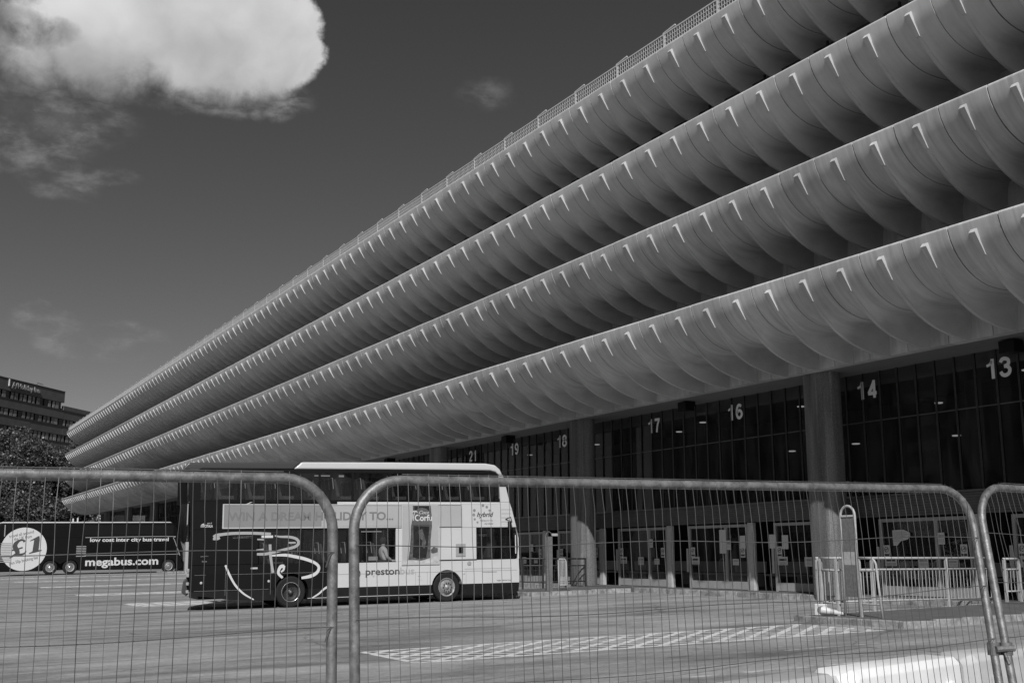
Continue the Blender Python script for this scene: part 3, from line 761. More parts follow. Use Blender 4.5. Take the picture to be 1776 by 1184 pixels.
# ------------------------------------------------------------------ railings on the islands
def railing(name, p0, p1, posts, ztop, label, m_=None, low=.25, mid=.95, group=None, thick=.03):
    m_ = m_ or M['rail_g']
    p0 = Vector(p0); p1 = Vector(p1); d = p1 - p0; L = math.hypot(d.x, d.y)
    root = empty(name, p0, (0, 0, math.atan2(d.y, d.x))); tag(root, label, 'railing', group)
    slope = (p1.z - p0.z) / L; H_ = ztop - p0.z
    def bar(z, r_, nm):
        mb = MB(); mb.tube([(0, 0, z), (L, 0, z)], r_, 8); mb.build(nm, m_, root, smooth=True)
    bar(H_, .028, 'top_rail'); bar(H_ - .25, .022, 'middle_rail'); bar(low, .02, 'bottom_rail')
    pme = MB().box(-thick, thick, -thick, thick, -.05, H_ + .0).mesh('post', m_, bevel=.006)
    for q in posts: obj('post', pme, root, (q, 0, slope * q), None, (1, 1, (H_ - slope * q) / H_))
    bme = MB().tube([(0, 0, low), (0, 0, H_ - .25)], .0085, 6).mesh('baluster', m_)
    n = int(L / .115)
    for i in range(1, n):
        x = i * L / n
        if min(abs(x - q) for q in posts) > .05: obj('baluster', bme, root, (x, 0, 0))
    return root
railing('railing', (17.77, 18.22, .44), (23.5, 18.22, .54), [0.03, 1.68, 4.1, 5.7], 1.62, 'pale metal railing along the far edge of the kerb island')
railing('railing', (23.9, 18.22, ZP), (24.5, 18.22, ZP), [0.03, .57], 1.60, 'short piece of railing between the pavement and the glazed wall on the right')
railing('railing', (17.77, 18.12, .44), (17.77, 17.55, .44), [0.03, .5], 1.62, 'short railing across the end of the kerb island left of the hoop marker')
railing('railing', (20.7, 36.1, .5), (23.5, 36.1, .55), [0.03, .9, 1.9, 2.77], 1.58, 'dark railing on the island beyond the nose of the double decker', m_=M['rail_d'])
# hoop marker
hp = empty('hoop_marker', (17.78, 17.24, .43)); tag(hp, 'tall hooped post with a perforated panel standing at the end of the kerb island', 'bay marker')
pts = [(0, .2, -.05), (0, .2, 2.06)] + [(0, .2 * math.cos(a_ * math.pi / 10), 2.06 + .21 * math.sin(a_ * math.pi / 10)) for a_ in range(1, 10)] + [(0, -.2, 2.06), (0, -.2, -.05)]
MB().tube(pts, .027, 10).build('hoop', M['rail_g'], hp, smooth=True)
pf = MB(); pf.box(-.012, .012, -.165, .165, .4, 2.04); pf.build('perforated_panel', M['perf'], hp)
MB().box(-.03, .03, -.17, .17, 2.041, 2.08).build('panel_cap', M['rail_w'], hp)
nt = MB(); nt.box(-.016, -.0125, -.15, .15, 1.05, 1.32); nt.build('faded_notice', M['rail_g'], hp)
# small guard with curved corner
gd = empty('curved_guard_rail', (17.78, 17.0, .43)); tag(gd, 'low tubular guard with one rounded corner right of the hooped post', 'guard rail')
pts = [(0, 0, 1.19), (0, -.30, 1.19)] + [(0, -.30 - .16 * math.sin(a_ * math.pi / 12), 1.03 + .16 * math.cos(a_ * math.pi / 12)) for a_ in range(1, 7)] + [(0, -.5, .6), (0, -.56, -.05)]
MB().tube(pts, .024, 10).build('frame', M['rail_g'], gd, smooth=True)
MB().tube([(0, 0, .94), (0, -.46, .94)], .018, 8).build('middle_rail', M['rail_g'], gd)
MB().tube([(0, 0, .27), (0, -.52, .27)], .018, 8).build('bottom_rail', M['rail_g'], gd)
MB().box(-.022, .022, -.03, .014, -.05, 1.19).build('post', M['rail_g'], gd)
for i in range(4): MB().tube([(0, -.1 - i * .1, .27), (0, -.1 - i * .1, .94)], .008, 6).build('baluster', M['rail_g'], gd)
# fallen cone
cn = empty('traffic_cone', (17.55, 17.92, .44)); tag(cn, 'pale traffic cone lying on its side at the corner of the kerb island', 'traffic cone')
cn.scale = (.8, .8, .8)
cb = MB(); cb.box(-.16, .16, -.02, .02, 0, .30); o = cb.build('base', M['cone'], cn, bevel=.03, bseg=3); o.rotation_euler = (R(12), 0, R(-38))
MB().lathe([(.0, -.03), (.10, -.03), (.095, -.024)], (0, 0, .15), 'y', 20).build('opening', M['cone_d'], cn).rotation_euler = (R(12), 0, R(-38))
cc = MB(); cc.lathe([(.11, .02), (.035, .6), (.0, .61)], (0, 0, 0), 'y', 20); o = cc.build('cone_body', M['cone'], cn, smooth=True); o.rotation_euler = (R(-9), 0, R(-145)); o.location = (0, 0, .14)
cs = MB(); cs.lathe([(.083, .26), (.068, .37)], (0, 0, 0), 'y', 20); o = cs.build('sleeve', M['rail_g'], cn, smooth=True); o.rotation_euler = (R(-9), 0, R(-145)); o.location = (0, 0, .142)
# barrier and stop post on the second island
cb = empty('crowd_barrier', (20.98, 34.0, .47), (0, 0, R(26))); tag(cb, 'narrow white crowd barrier standing on the island by the double decker', 'barrier')
pts = [(0, 0, 0), (0, 0, 1.06), (.03, 0, 1.1), (.42, 0, 1.1), (.5, 0, 1.02), (.56, 0, .2), (.6, 0, 0)]
MB().tube([(x, 0, z) for x, _, z in pts], .022, 8).build('frame', M['white'], cb, smooth=True)
MB().tube([(0, 0, .2), (.55, 0, .2)], .018, 6).build('bottom_rail', M['white'], cb)
for i in range(5): MB().tube([(.09 + i * .09, 0, .2), (.09 + i * .085, 0, 1.08)], .010, 6).build('baluster', M['white'], cb)
sp = empty('stop_post', (20.72, 34.2, .47)); tag(sp, 'dark stop post with a curved top next to the white crowd barrier', 'stop post')
MB().box(-.12, .12, -.03, .03, .02, 1.88).build('panel', M['perf'], sp)
MB().tube([(-.14, 0, -.02), (-.14, 0, 1.9), (-.08, 0, 2.02), (0, 0, 2.05), (.08, 0, 2.0), (.1, 0, 1.9)], .014, 8).build('hoop', M['perf'], sp, smooth=True)
MB().box(.1, .36, -.03, .03, 1.9, 1.99).build('sign_arm', M['rail_g'], sp)

# ------------------------------------------------------------------ wheels
def wheel_parts(parent, x, y, z, r_, kind, w=.28, side=-1):
    """axle along y; outer face at y"""
    wh = obj('wheel', MB().lathe([(r_ * .60, 0), (r_ * .64, -.0), (r_ * .90, -.012), (r_ * .985, .02), (r_, .06), (r_, w - .06), (r_ * .97, w), (r_ * .6, w)], (0, 0, 0), 'y', 40).mesh('tyre', M['tyre'], smooth=True, angle=40), parent, (x, y, z))
    if kind == 'rear':
        MB().lathe([(r_ * .63, .002), (r_ * .61, -.004), (r_ * .585, .004), (r_ * .57, .03)], (0, 0, 0), 'y', 40).build('rim_ring', M['chrome'], wh, smooth=True)
        MB().lathe([(r_ * .57, .03), (r_ * .50, .12), (r_ * .30, .15), (r_ * .16, .14), (r_ * .15, .06), (r_ * .12, .05), (0, .05)], (0, 0, 0), 'y', 32).build('rim', M['rim'], wh, smooth=True, angle=40)
        for i in range(10): MB().lathe([(.013, 0), (.013, .03), (0, .0)], (r_ * .24 * math.cos(i * .628), .12, r_ * .24 * math.sin(i * .628)), 'y', 6).build('wheel_nut', M['worn_rim'], wh)
        MB().lathe([(r_ * .07, .045), (r_ * .05, .035), (0, .035)], (0, 0, 0), 'y', 16).build('hub_cap', M['worn_rim'], wh)
    else:
        MB().lathe([(r_ * .63, .002), (r_ * .60, -.006), (r_ * .55, .02), (r_ * .50, .05)], (0, 0, 0), 'y', 40).build('rim_ring', M['worn_rim'], wh, smooth=True)
        MB().lathe([(r_ * .50, .05), (r_ * .44, .02), (r_ * .36, -.03), (r_ * .22, -.035), (r_ * .20, -.02), (r_ * .1, -.06), (0, -.07)], (0, 0, 0), 'y', 32).build('rim', M['worn_rim'] if kind == 'front' else M['chrome'], wh, smooth=True, angle=30)
        for i in range(10): MB().lathe([(.02, 0), (.02, -.04), (0, -.045)], (r_ * .30 * math.cos(i * .628), -.03, r_ * .30 * math.sin(i * .628)), 'y', 6).build('wheel_nut', M['rim'], wh)
    return wh

# ------------------------------------------------------------------ double decker bus
TILT = -math.atan(0.0175)
BUS = empty('double_decker_bus', (7.94, 32.72, gz(7.9)), (0, TILT, R(-4.6)))
BUS.scale = (.965, 1, .99)
tag(BUS, 'dark and white double decker bus with a long advert and a big swirl', 'bus')
BW = 2.5
def arch(cx, cz, r_, z, n=14):
    """points from left to right over an arch that starts and ends at height z"""
    a0 = math.asin(max(-1, min(1, (z - cz) / r_)))
    return [(cx + r_ * math.cos(math.pi - a0 - (math.pi - 2 * a0) * i / n), cz + r_ * math.sin(math.pi - a0 - (math.pi - 2 * a0) * i / n)) for i in range(n + 1)]
RW, FW_ = (2.99, .45), (8.09, .45); AR = .535
# skirt, lower body
sk = [(-.02, .535), (-.03, .50), (.02, .43), (.47, .38), (1.14, .28), (2.06, .24)] + arch(*RW, AR, .225) + arch(*FW_, AR, .205) + [(10.55, .20), (10.66, .28), (10.665, .535)] + arch(*FW_, AR, .535)[::-1] + arch(*RW, AR, .535)[::-1]
def prism_bus(poly, name, m_, y0=0, y1=BW, bevel=0, seg=2, parent=BUS, **kw):
    return MB().prism(poly, y0, y1).build(name, m_, parent, bevel=bevel, bseg=seg, **kw)
segs = [([(-.02, .53), (.02, .43), (.47, .38), (1.14, .28), (2.06, .24)] + [p for p in arch(*RW, AR, .225, 28) if p[0] <= RW[0] and p[1] <= .53] + [(RW[0] - math.sqrt(AR ** 2 - .08 ** 2), .53)]),
        ([(RW[0] + math.sqrt(AR ** 2 - .08 ** 2), .53)] + [p for p in arch(*RW, AR, .225, 28) if p[0] > RW[0] and p[1] <= .53] + [p for p in arch(*FW_, AR, .205, 28) if p[0] <= FW_[0] and p[1] <= .53] + [(FW_[0] - math.sqrt(AR ** 2 - .08 ** 2), .53)]),
        ([(FW_[0] + math.sqrt(AR ** 2 - .08 ** 2), .53)] + [p for p in arch(*FW_, AR, .205, 28) if p[0] > FW_[0] and p[1] <= .53] + [(10.5, .2), (10.64, .27), (10.665, .53)])]
for s_ in segs: prism_bus(s_, 'skirt', M['bus_skirt'])
prism_bus([(-.06, .535), (-.06, 1.275), (4.395, 1.275), (4.33, 1.07), (4.33, .535)] + arch(*RW, AR, .535)[::-1], 'rear_side_panel', M['bus_black'])
prism_bus([(4.335, .535), (4.335, 1.07), (4.40, 1.275), (10.665, 1.275), (10.675, .9), (10.67, .535)] + arch(*FW_, AR, .535)[::-1], 'front_side_panel', M['bus_white'], bevel=.0)
# inner wheel housing keeps daylight out
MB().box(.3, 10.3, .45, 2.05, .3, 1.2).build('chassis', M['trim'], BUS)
# rear corner bumper (curved)
prism_bus([(-.24, .52), (-.2, .84), (-.06, 1.0), (-.06, .45), (-.1, .42)], 'rear_bumper', M['bus_roof_dark'], .12, 2.38, bevel=.04)
# waist between windows: blocks with window openings above
def wallblock(x0, x1, z0_, z1_, m_, name):
    MB().box(x0, x1, 0, .06, z0_, z1_).build(name, m_, BUS)
MB().box(-.06, 1.98, 0, BW, 1.28, 2.295).build('engine_side_panel', M['bus_black'], BUS, bevel=.02)
MB().box(6.34, 9.13, 0, .06, 1.28, 2.295).build('blank_side_panel', M['bus_white'], BUS)
MB().box(1.985, 10.3, 2.44, 2.5, 1.28, 2.295).build('offside_panel', M['bus_black'], BUS)
MB().box(2.0, 10.5, .07, 2.43, 1.281, 1.284).build('lower_deck_floor', M['black'], BUS)
mid0, mid1 = 2.30, 3.105
prism_bus([(-.06, mid0), (-.1, mid1), (4.4, mid1), (4.4, mid0)], 'rear_waist_panel', M['bus_black'])
prism_bus([(4.405, mid0), (4.405, mid1), (10.36, mid1), (10.44, 2.9), (10.6, mid0)], 'front_waist_panel', M['bus_white'], bevel=.015)
MB().box(4.6, 9.9, -.006, -.001, 3.045, 3.10).build('cream_line', M['white'], BUS)
# upper deck pillars / roof
prism_bus([(-.1, 3.11), (-.1, 3.99), (.18, 3.99), (.2, 3.11)], 'rear_pillar', M['bus_black'], 0, .06)
prism_bus([(10.0, 3.112), (9.98, 3.98), (10.13, 3.98), (10.355, 3.112)], 'front_pillar', M['bus_white'], 0, .07)
prism_bus([(10.0, 3.112), (9.98, 3.98), (10.13, 3.98), (10.355, 3.112)], 'front_pillar', M['bus_white'], 2.43, 2.5)
prism_bus([(-.1, 3.11), (-.1, 3.99), (.18, 3.99), (.2, 3.11)], 'rear_pillar', M['bus_black'], 2.44, 2.5)
MB().box(-.1, -.06, .3, 2.2, 3.11, 3.98).build('rear_window', M['hotel_glass'], BUS)
prism_bus([(-.36, 3.98), (-.3, 4.12), (-.16, 4.23), (3.24, 4.30), (3.12, 4.20), (2.98, 4.08), (.2, 4.05), (.1, 3.99), (-.1, 3.99), (-.2, 4.03)], 'rear_roof', M['bus_roof_dark'], -.005, 2.505, bevel=.07, seg=4, smooth=True)
prism_bus([(2.99, 4.08), (3.13, 4.20), (3.25, 4.30), (6.2, 4.34), (9.5, 4.36), (9.85, 4.31), (10.02, 4.18), (10.13, 3.985), (9.96, 3.985), (9.86, 4.09), (9.65, 4.125), (7.6, 4.115)], 'front_roof', M['bus_white'], -.005, 2.505, bevel=.07, seg=4, smooth=True)
MB().box(.2, 9.6, .02, 2.48, 4.0, 4.07).build('ceiling', M['black'], BUS)
MB().box(0, 10.2, .06, 2.44, 3.107, 3.112).build('upper_deck_floor', M['black'], BUS)
# header above the upper windows
prism_bus([(.18, 3.95), (.18, 4.06), (9.7, 4.11), (9.9, 4.02), (9.98, 3.88), (9.7, 4.02)], 'window_header', M['trim'], .004, .05)
prism_bus([(.2, 3.112), (.2, 3.16), (9.85, 3.17), (10.0, 3.22), (10.0, 3.112)], 'window_sill', M['trim'], .004, .05)
ud = [.2, 1.32, 2.5, 3.83, 4.90, 6.15, 7.4, 8.64, 9.98]
for i, x in enumerate(ud[1:-1]): MB().box(x - .035, x + .035, .006, .05, 3.16, 4.03).build('window_pillar', M['trim'], BUS)
for a_, b_ in zip(ud[:-1], ud[1:]):
    MB().quad((a_, .012, 3.14), (b_, .012, 3.14), (b_, .012, 4.04), (a_, .012, 4.04)).build('window_pane', M['glass_v'], BUS)
    MB().quad((a_, 2.47, 3.12), (b_, 2.47, 3.12), (b_, 2.47, 4.04), (a_, 2.47, 4.04)).build('window_pane', M['glass_v'], BUS)
MB().quad((10.0, .1, 3.12), (10.33, .1, 3.12), (10.33, 2.4, 3.12), (10.0, 2.4, 3.12)).build('upper_dash', M['black'], BUS)
MB().quad((10.345, .07, 3.112), (10.345, 2.43, 3.112), (10.12, 2.43, 3.98), (10.12, .07, 3.98)).build('upper_windscreen', M['glass_v'], BUS)
ld = [1.99, 3.3, 4.75, 5.15, 6.33]
for x in (3.3, 4.75, 5.15): MB().box(x - .04, x + .04, .006, .05, 1.28, 2.29).build('window_pillar', M['trim'], BUS)
MB().box(1.99, 6.33, .0, .05, 2.24, 2.296).build('window_header', M['trim'], BUS)
for a_, b_ in zip(ld[:-1], ld[1:]): MB().quad((a_, .012, 1.28), (b_, .012, 1.28), (b_, .012, 2.26), (a_, .012, 2.26)).build('window_pane', M['glass_v'], BUS)
# cab window with a rounded front end
cab = [(9.14, 1.285), (10.22, 1.275), (10.45, 1.30), (10.58, 1.40), (10.625, 1.62), (10.60, 2.0), (10.54, 2.2), (10.40, 2.295), (9.14, 2.295)]
cen = (9.9, 1.8)
MB().add([(x, .03, z) for x, z in cab], [tuple(range(len(cab)))]).build('cab_window', M['glass_v'], BUS)
fr = MB()
for (xa, za), (xb, zb) in zip(cab, cab[1:] + cab[:1]):
    ia, ib = [(cen[0] + (x - cen[0]) * .955, cen[1] + (z - cen[1]) * .94) for x, z in ((xa, za), (xb, zb))]
    fr.add([(xa, .004, za), (xb, .004, zb), (ib[0], .004, ib[1]), (ia[0], .004, ia[1])], [(0, 1, 2, 3)])
fr.build('cab_window_seal', M['trim'], BUS)
fr = prism_bus([(10.54, 1.28), (10.62, 1.30), (10.655, 1.62), (10.64, 2.0), (10.58, 2.295), (10.67, 1.95), (10.68, 1.28)], 'front_pillar', M['bus_white'], 0, .05)
prism_bus([(10.60, 1.28), (10.64, 1.7), (10.60, 2.2), (10.57, 2.296), (10.60, 2.296), (10.67, 1.85), (10.672, 1.28)], 'windscreen', M['hotel_glass'], .3, 2.45)
MB().box(10.545, 10.575, .0, .012, 1.45, 2.05).build('mirror_strip', M['white'], BUS)
MB().box(9.3, 9.42, .5, .9, 1.5, 2.1).build('cab_partition', M['seat_edge'], BUS)
# driver's seat and cab things
MB().box(9.75, 9.9, .5, .95, 1.3, 2.0).build('driver_seat', M['seat'], BUS, bevel=.03)
# mirror
mr = MB(); mr.tube([(10.2, -.0, 2.55), (10.32, -.14, 2.62), (10.34, -.2, 2.45)], .018, 6); mr.box(10.22, 10.30, -.26, -.12, 2.22, 2.48); mr.build('mirror', M['trim'], BUS)
for i in range(4): MB().box(10.05, 10.36 + .02 * (3 - i), -.004, -.001, 2.86 - i * .13, 2.875 - i * .13).build('vent_slot', M['midink'], BUS)
# body lines, door flaps, lamps
for x0, x1, z in [(4.45, 10.6, .92), (8.7, 10.4, .99)]: MB().box(x0, x1, -.0045, -.001, z, z + .012).build('panel_seam', M['midink'], BUS)
for x in (5.15, 7.0, 7.4, 8.75, 10.35): MB().box(x, x + .01, -.004, -.001, .55, .95).build('panel_seam', M['midink'], BUS)
MB().box(4.45, 6.35, -.004, -.001, 1.262, 1.276).build('window_trim', M['trim'], BUS)
MB().box(7.82, 9.13, -.02, 0.0, 1.275, 1.30).build('window_trim', M['trim'], BUS)
for x in (.3, 2.3, 5.6, 8.68): MB().lathe([(0, -.015), (.03, -.012), (.04, 0)], (x, 0, .86 if x > 3 else .78), 'y', 12).build('marker_lamp', M['alu'], BUS)
for z in (.5, .72, .95, 1.1): MB().box(-.13, -.02, .0, .1, z, z + .09).build('tail_lamp', M['midink'], BUS, bevel=.02)
vt = MB()
for i in range(12): vt.box(.28, .58, -.006, 0, 1.5 + i * .055, 1.53 + i * .055)
vt.build('engine_vent', M['trim'], BUS)
vt = MB()
for i in range(16): vt.box(.42, 1.0, -.006, 0, .58 + i * .03, .595 + i * .03)
vt.build('engine_vent', M['trim'], BUS)
for x0, x1, z0_, z1_ in [(.1, 4.3, 1.0, 1.005), (.1, 2.3, .55, .555), (1.0, 1.005, .4, 1.25), (2.35, 2.355, .4, 1.25)]: MB().box(x0, x1, -.004, -.001, z0_, z1_).build('panel_seam', M['midink'], BUS)
MB().box(1.75, 1.95, -.006, 0, 1.14, 1.19).build('flap_handle', M['alu'], BUS)
MB().box(3.5, 7.6, -.012, .0, .245, .262).build('skirt_trim', M['alu'], BUS)
# stuck notices
MB().box(1.18, 1.75, .0, .004, 2.03, 2.10).build('window_sticker', M['swirl'], BUS); MB().box(2.05, 2.4, .0, .006, 2.04, 2.11).build('window_sticker', M['white'], BUS)
# charging point / fuel flap
fp = MB().box(8.40, 8.74, -.02, 0, 1.39, 1.79).build('filler_flap', M['midink'], BUS, bevel=.04, bseg=3)
MB().box(8.50, 8.65, -.024, -.0205, 1.49, 1.69).build('flap_opening', M['trim'], fp)
MB().lathe([(0, -.02), (.06, -.018), (.075, 0)], (8.87, 0, 1.17), 'y', 16).build('badge', M['midink'], BUS)
MB().box(7.05, 7.25, -.006, 0, .70, .90).build('access_flap', M['bus_white'], BUS)
text('flap_print', '+ ---', .06, M['ink'], BUS, (7.08, -.008, .79))
# adverts
A_ = MB().box(.90, 6.53, -.018, 0, 2.345, 3.0).build('long_advert', [M['ad']], BUS)
MB().box(3.9, 6.52, -.0195, -.018, 2.36, 2.985).build('advert_sheet', M['ad_pale'], A_)
fr = MB(); fr.box(.86, 6.52, -.03, 0, 3.0, 3.03); fr.box(.86, 6.52, -.03, 0, 2.315, 2.345); fr.box(.86, .90, -.03, 0, 2.345, 3.0); fr.build('advert_frame', M['alu'], BUS)
text('advert_lettering', 'WIN A DREAM HOLIDAY TO...', .34, M['ad_txt'], A_, (1.04, -.021, 2.555), bold=.009, width=5.22)
for x in (2.6, 4.2): MB().box(x, x + .008, -.0215, -.018, 2.35, 2.99).build('sheet_joint', M['ad_txt'], A_)
for x in (1.55, 3.9): MB().add([(x, -.03, 3.03), (x + .13, -.03, 3.09), (x + .2, -.03, 3.09), (x + .06, -.03, 3.03)], [(0, 1, 2, 3)]).build('frame_clip', M['alu'], BUS)
# portrait advert with bottle
B_ = MB().box(6.565, 7.785, -.022, 0, 1.20, 3.02).build('portrait_advert', M['ad_pale'], BUS)
fr = MB(); fr.box(6.53, 6.565, -.032, 0, 1.16, 3.03); fr.box(7.785, 7.82, -.032, 0, 1.16, 2.36); fr.box(6.565, 7.785, -.032, 0, 1.16, 1.20); fr.build('advert_frame', M['alu'], BUS)
def flat(poly, y, name, m_, parent): return MB().prism(poly, y, y + .0015).build(name, m_, parent)
flat([(6.58, 1.21), (7.77, 1.21), (7.77, 1.42), (7.5, 1.40), (7.3, 1.30), (7.0, 1.33), (6.8, 1.29), (6.58, 1.32)], -.0245, 'printed_sand', M['sandp'], B_)
flat([(6.90, 2.99), (7.52, 2.99), (7.55, 2.7), (7.56, 2.35), (7.52, 1.95), (7.50, 1.6), (7.50, 1.36), (7.2, 1.29), (6.75, 1.32), (6.80, 1.6), (6.83, 2.0), (6.84, 2.35), (6.92, 2.65)], -.0265, 'printed_bottle', M['bottle_edge'], B_)
flat([(6.95, 2.98), (7.46, 2.98), (7.49, 2.7), (7.48, 2.35), (7.43, 1.95), (7.40, 1.6), (7.36, 1.38), (7.1, 1.34), (6.90, 1.4), (6.92, 1.7), (6.93, 2.0), (6.92, 2.35), (6.98, 2.65)], -.0285, 'bottle_body', M['bottle'], B_)
flat([(7.10, 2.2), (7.22, 2.28), (7.30, 2.05), (7.36, 1.85), (7.30, 1.66), (7.20, 1.72), (7.24, 1.9), (7.12, 2.0)], -.0295, 'bottle_shine', M['bottle_edge'], B_)
flat([(7.52, 1.62), (7.62, 1.70), (7.76, 1.66), (7.76, 1.54), (7.6, 1.5), (7.53, 1.52)], -.0260, 'printed_rock', M['bottle_edge'], B_)
flat([(7.22 + .31 * math.cos(a_ * math.pi / 12), 2.66 + .26 * math.sin(a_ * math.pi / 12)) for a_ in range(0, 13)] + [(6.93, 2.5), (6.93, 2.40), (7.52, 2.40), (7.53, 2.55)], -.0305, 'bottle_label', M['label'], B_)
flat([(6.92, 2.40), (7.53, 2.40), (7.53, 2.33), (6.92, 2.36)], -.031, 'label_edge', M['ink'], B_)
text('label_lettering', 'Corfu', .27, M['white'], B_, (6.96, -.0325, 2.52), bold=.006, width=.60)
text('label_lettering', 'Coca', .15, M['white'], B_, (7.08, -.0325, 2.73), shear=.5, width=.34)
for a_ in (20, 55, 95, 140, 175): ribbon([(6.97, 2.78), (6.97 + .06 * math.cos(R(a_)), 2.80 + .04 * math.sin(R(a_))), (6.97 + .1 * math.cos(R(a_)), 2.765 + .02 * math.sin(R(a_)))], .018, -.0335, 'palm_leaf', M['white'], B_)
ribbon([(6.93, 2.52), (6.93, 2.65), (6.97, 2.78)], .02, -.0335, 'palm_stem', M['white'], B_)
# small empty frame
fr = MB(); fr.box(7.785, 8.62, -.03, 0, 3.01, 3.035); fr.box(7.82, 8.62, -.03, 0, 2.335, 2.36); fr.box(8.59, 8.62, -.03, 0, 2.36, 3.01); fr.build('advert_frame', M['alu'], BUS)
MB().box(7.79, 8.585, -.012, 0, 2.365, 3.005).build('blank_advert', M['ad_pale'], BUS)
# lettering
text('fleet_name', 'preston', .30, M['ink'], BUS, (5.33, -.004, .885), width=1.12, bold=.005)
text('fleet_name', 'bus', .30, M['ad_pale'], BUS, (6.47, -.004, .885), width=.48, bold=.005)
MB().lathe([(0, -.004), (.16, -.004), (.16, 0)], (5.02, 0, .93), 'y', 24).build('fleet_symbol', M['ink'], BUS)
text('hybrid_lettering', 'hybrid', .21, M['ink'], BUS, (9.15, -.004, 2.64), shear=.3, bold=.004, width=.60)
text('hybrid_strapline', 'helping your city', .07, M['ad_txt'], BUS, (9.27, -.004, 2.50), width=.46)
text('hybrid_strapline', 'stay cleaner', .07, M['ad_txt'], BUS, (9.43, -.004, 2.40), width=.32)
for i, (x, z, r_) in enumerate([(9.07, 2.84, .05), (9.05, 2.70, .05), (9.08, 2.56, .04), (9.18, 2.46, .035), (9.38, 3.0, .05), (9.52, 2.95, .045), (9.62, 2.84, .04)]):
    MB().lathe([(0, -.003), (r_, -.003), (r_, 0)], (x, 0, z), 'y', 16).build('hybrid_dot', M['ad'], BUS)
text('owner_lettering', 'ROTALA', .105, M['white'], BUS, (.31, -.004, 2.36), bold=.003, width=.27)
text('owner_lettering', 'part of', .06, M['white'], BUS, (.42, -.004, 2.46), width=.13)
for i in range(3): ribbon([(.24 + i * .025, 2.36), (.25 + i * .025, 2.43), (.33, 2.47 - i * .02)], .012, -.004, 'owner_symbol', M['white'], BUS)
for a_ in [(.26, 1.61), (.30, 1.47)]: text('small_print', 'CAUTION' if a_[1] > 1.5 else 'Electric', .05, M['swirl'], BUS, (a_[0], -.004, a_[1] - .1))
text('small_print', 'www.prestonbus.co.uk', .06, M['ad_txt'], BUS, (9.35, -.004, .87), width=.5)
text('small_print', 'legal lettering', .06, M['ad_txt'], BUS, (9.85, -.004, .60), width=.5)
# swirl
y_ = -.006
ribbon([(.62, 2.07), (.70, 2.12), (.85, 2.15), (1.2, 2.18), (1.81, 2.18), (2.33, 2.15)], [.12, .13, .10, .10, .10, .10], y_, 'swirl', M['swirl'], BUS)
ribbon([(.60, 2.03), (.72, 2.03), (.80, 2.06)], [.08, .10, .08], y_ - .002, 'swirl', M['swirl'], BUS)
ribbon([(2.45, 2.10), (2.62, 2.07), (2.90, 2.06), (3.12, 2.0), (3.19, 1.88), (3.08, 1.77), (2.74, 1.69), (2.41, 1.61), (2.16, 1.57), (1.92, 1.57)], [.04, .07, .09, .1, .11, .1, .09, .09, .10, .08], y_, 'swirl', M['swirl'], BUS)
ribbon([(2.86, 1.89), (3.1, 1.89)], .06, y_ - .002, 'swirl', M['swirl'], BUS)
ribbon([(1.92, 2.0), (2.12, 1.99)], .05, y_, 'swirl', M['swirl'], BUS)
ribbon([(1.9, 1.68), (2.14, 1.71)], .06, y_, 'swirl', M['swirl'], BUS)
ribbon([(2.37, 1.52), (2.78, 1.53), (3.08, 1.48), (3.42, 1.40), (3.72, 1.28), (3.84, 1.15), (3.78, 1.0), (3.59, .90), (3.30, .85)], [.05, .10, .11, .11, .10, .10, .11, .12, .08], y_ - .002, 'swirl', M['white'], BUS)
ribbon([(2.31, 1.85), (2.33, 1.55), (2.38, 1.23), (2.42, 1.02)], [.10, .10, .09, .11], y_ - .004, 'swirl', M['swirl'], BUS)
ribbon([(2.76, 1.20), (2.66, 1.20), (2.59, 1.08), (2.60, .98), (2.72, .87)], [.12, .12, .10, .09, .08], y_, 'swirl', M['white'], BUS)
ribbon([(2.76, 1.22), (2.74, 1.10), (2.66, 1.04)], [.08, .07, .05], y_ - .002, 'swirl', M['white'], BUS)
ribbon([(.99, 1.27), (1.12, .99), (1.31, .68), (1.56, .44), (1.86, .265)], [.07, .075, .07, .06, .04], y_, 'swirl', M['white'], BUS)
ribbon([(4.32, .66), (4.03, .52), (3.86, .38), (3.63, .25)], [.08, .07, .06, .04], y_, 'swirl', M['white'], BUS)
# seats
se = MB(); se.add([(0, -.22, .2), (.10, -.22, .2), (-.06, -.22, .80), (-.13, -.22, .80), (0, .22, .2), (.10, .22, .2), (-.06, .22, .80), (-.13, .22, .80)], [(0, 1, 2, 3), (7, 6, 5, 4), (0, 4, 5, 1), (1, 5, 6, 2), (2, 6, 7, 3), (3, 7, 4, 0)])
se.box(0, .45, -.22, .22, .18, .28); se.cur = 1; se.tube([(-.13, -.23, .50), (-.17, -.23, .83), (-.17, .23, .83), (-.13, .23, .5)], .014, 5)
sme = se.mesh('seat', [M['seat'], M['seat_edge']])
for i in range(10):
    for y in (.32, .78, 1.72, 2.18): obj('seat', sme, BUS, (.75 + i * .92, y, 3.0))
for i in range(5):
    for y in (.32, .78, 1.72, 2.18): obj('seat', sme, BUS, (2.3 + i * .85, y, 1.05))
for x, z in [(3.3, 1.3), (4.9, 1.3), (6.1, 1.3)]: MB().tube([(x, .5, z), (x, .5, 2.28)], .015, 6).build('handrail', M['seat_edge'], BUS)
MB().box(4.0, 4.5, 1.2, 1.26, 3.96, 3.99).build('interior_lamp', M['lamp'], BUS)
MB().box(5.5, 6.2, 1.0, 1.06, 2.2, 2.23).build('interior_lamp', M['lamp'], BUS)
MB().box(5.45, 5.75, .05, .055, 1.32, 1.44).build('window_sticker', M['paper'], BUS)
MB().box(4.45, 4.62, .04, .045, 3.86, 3.92).build('window_sticker', M['white'], BUS)
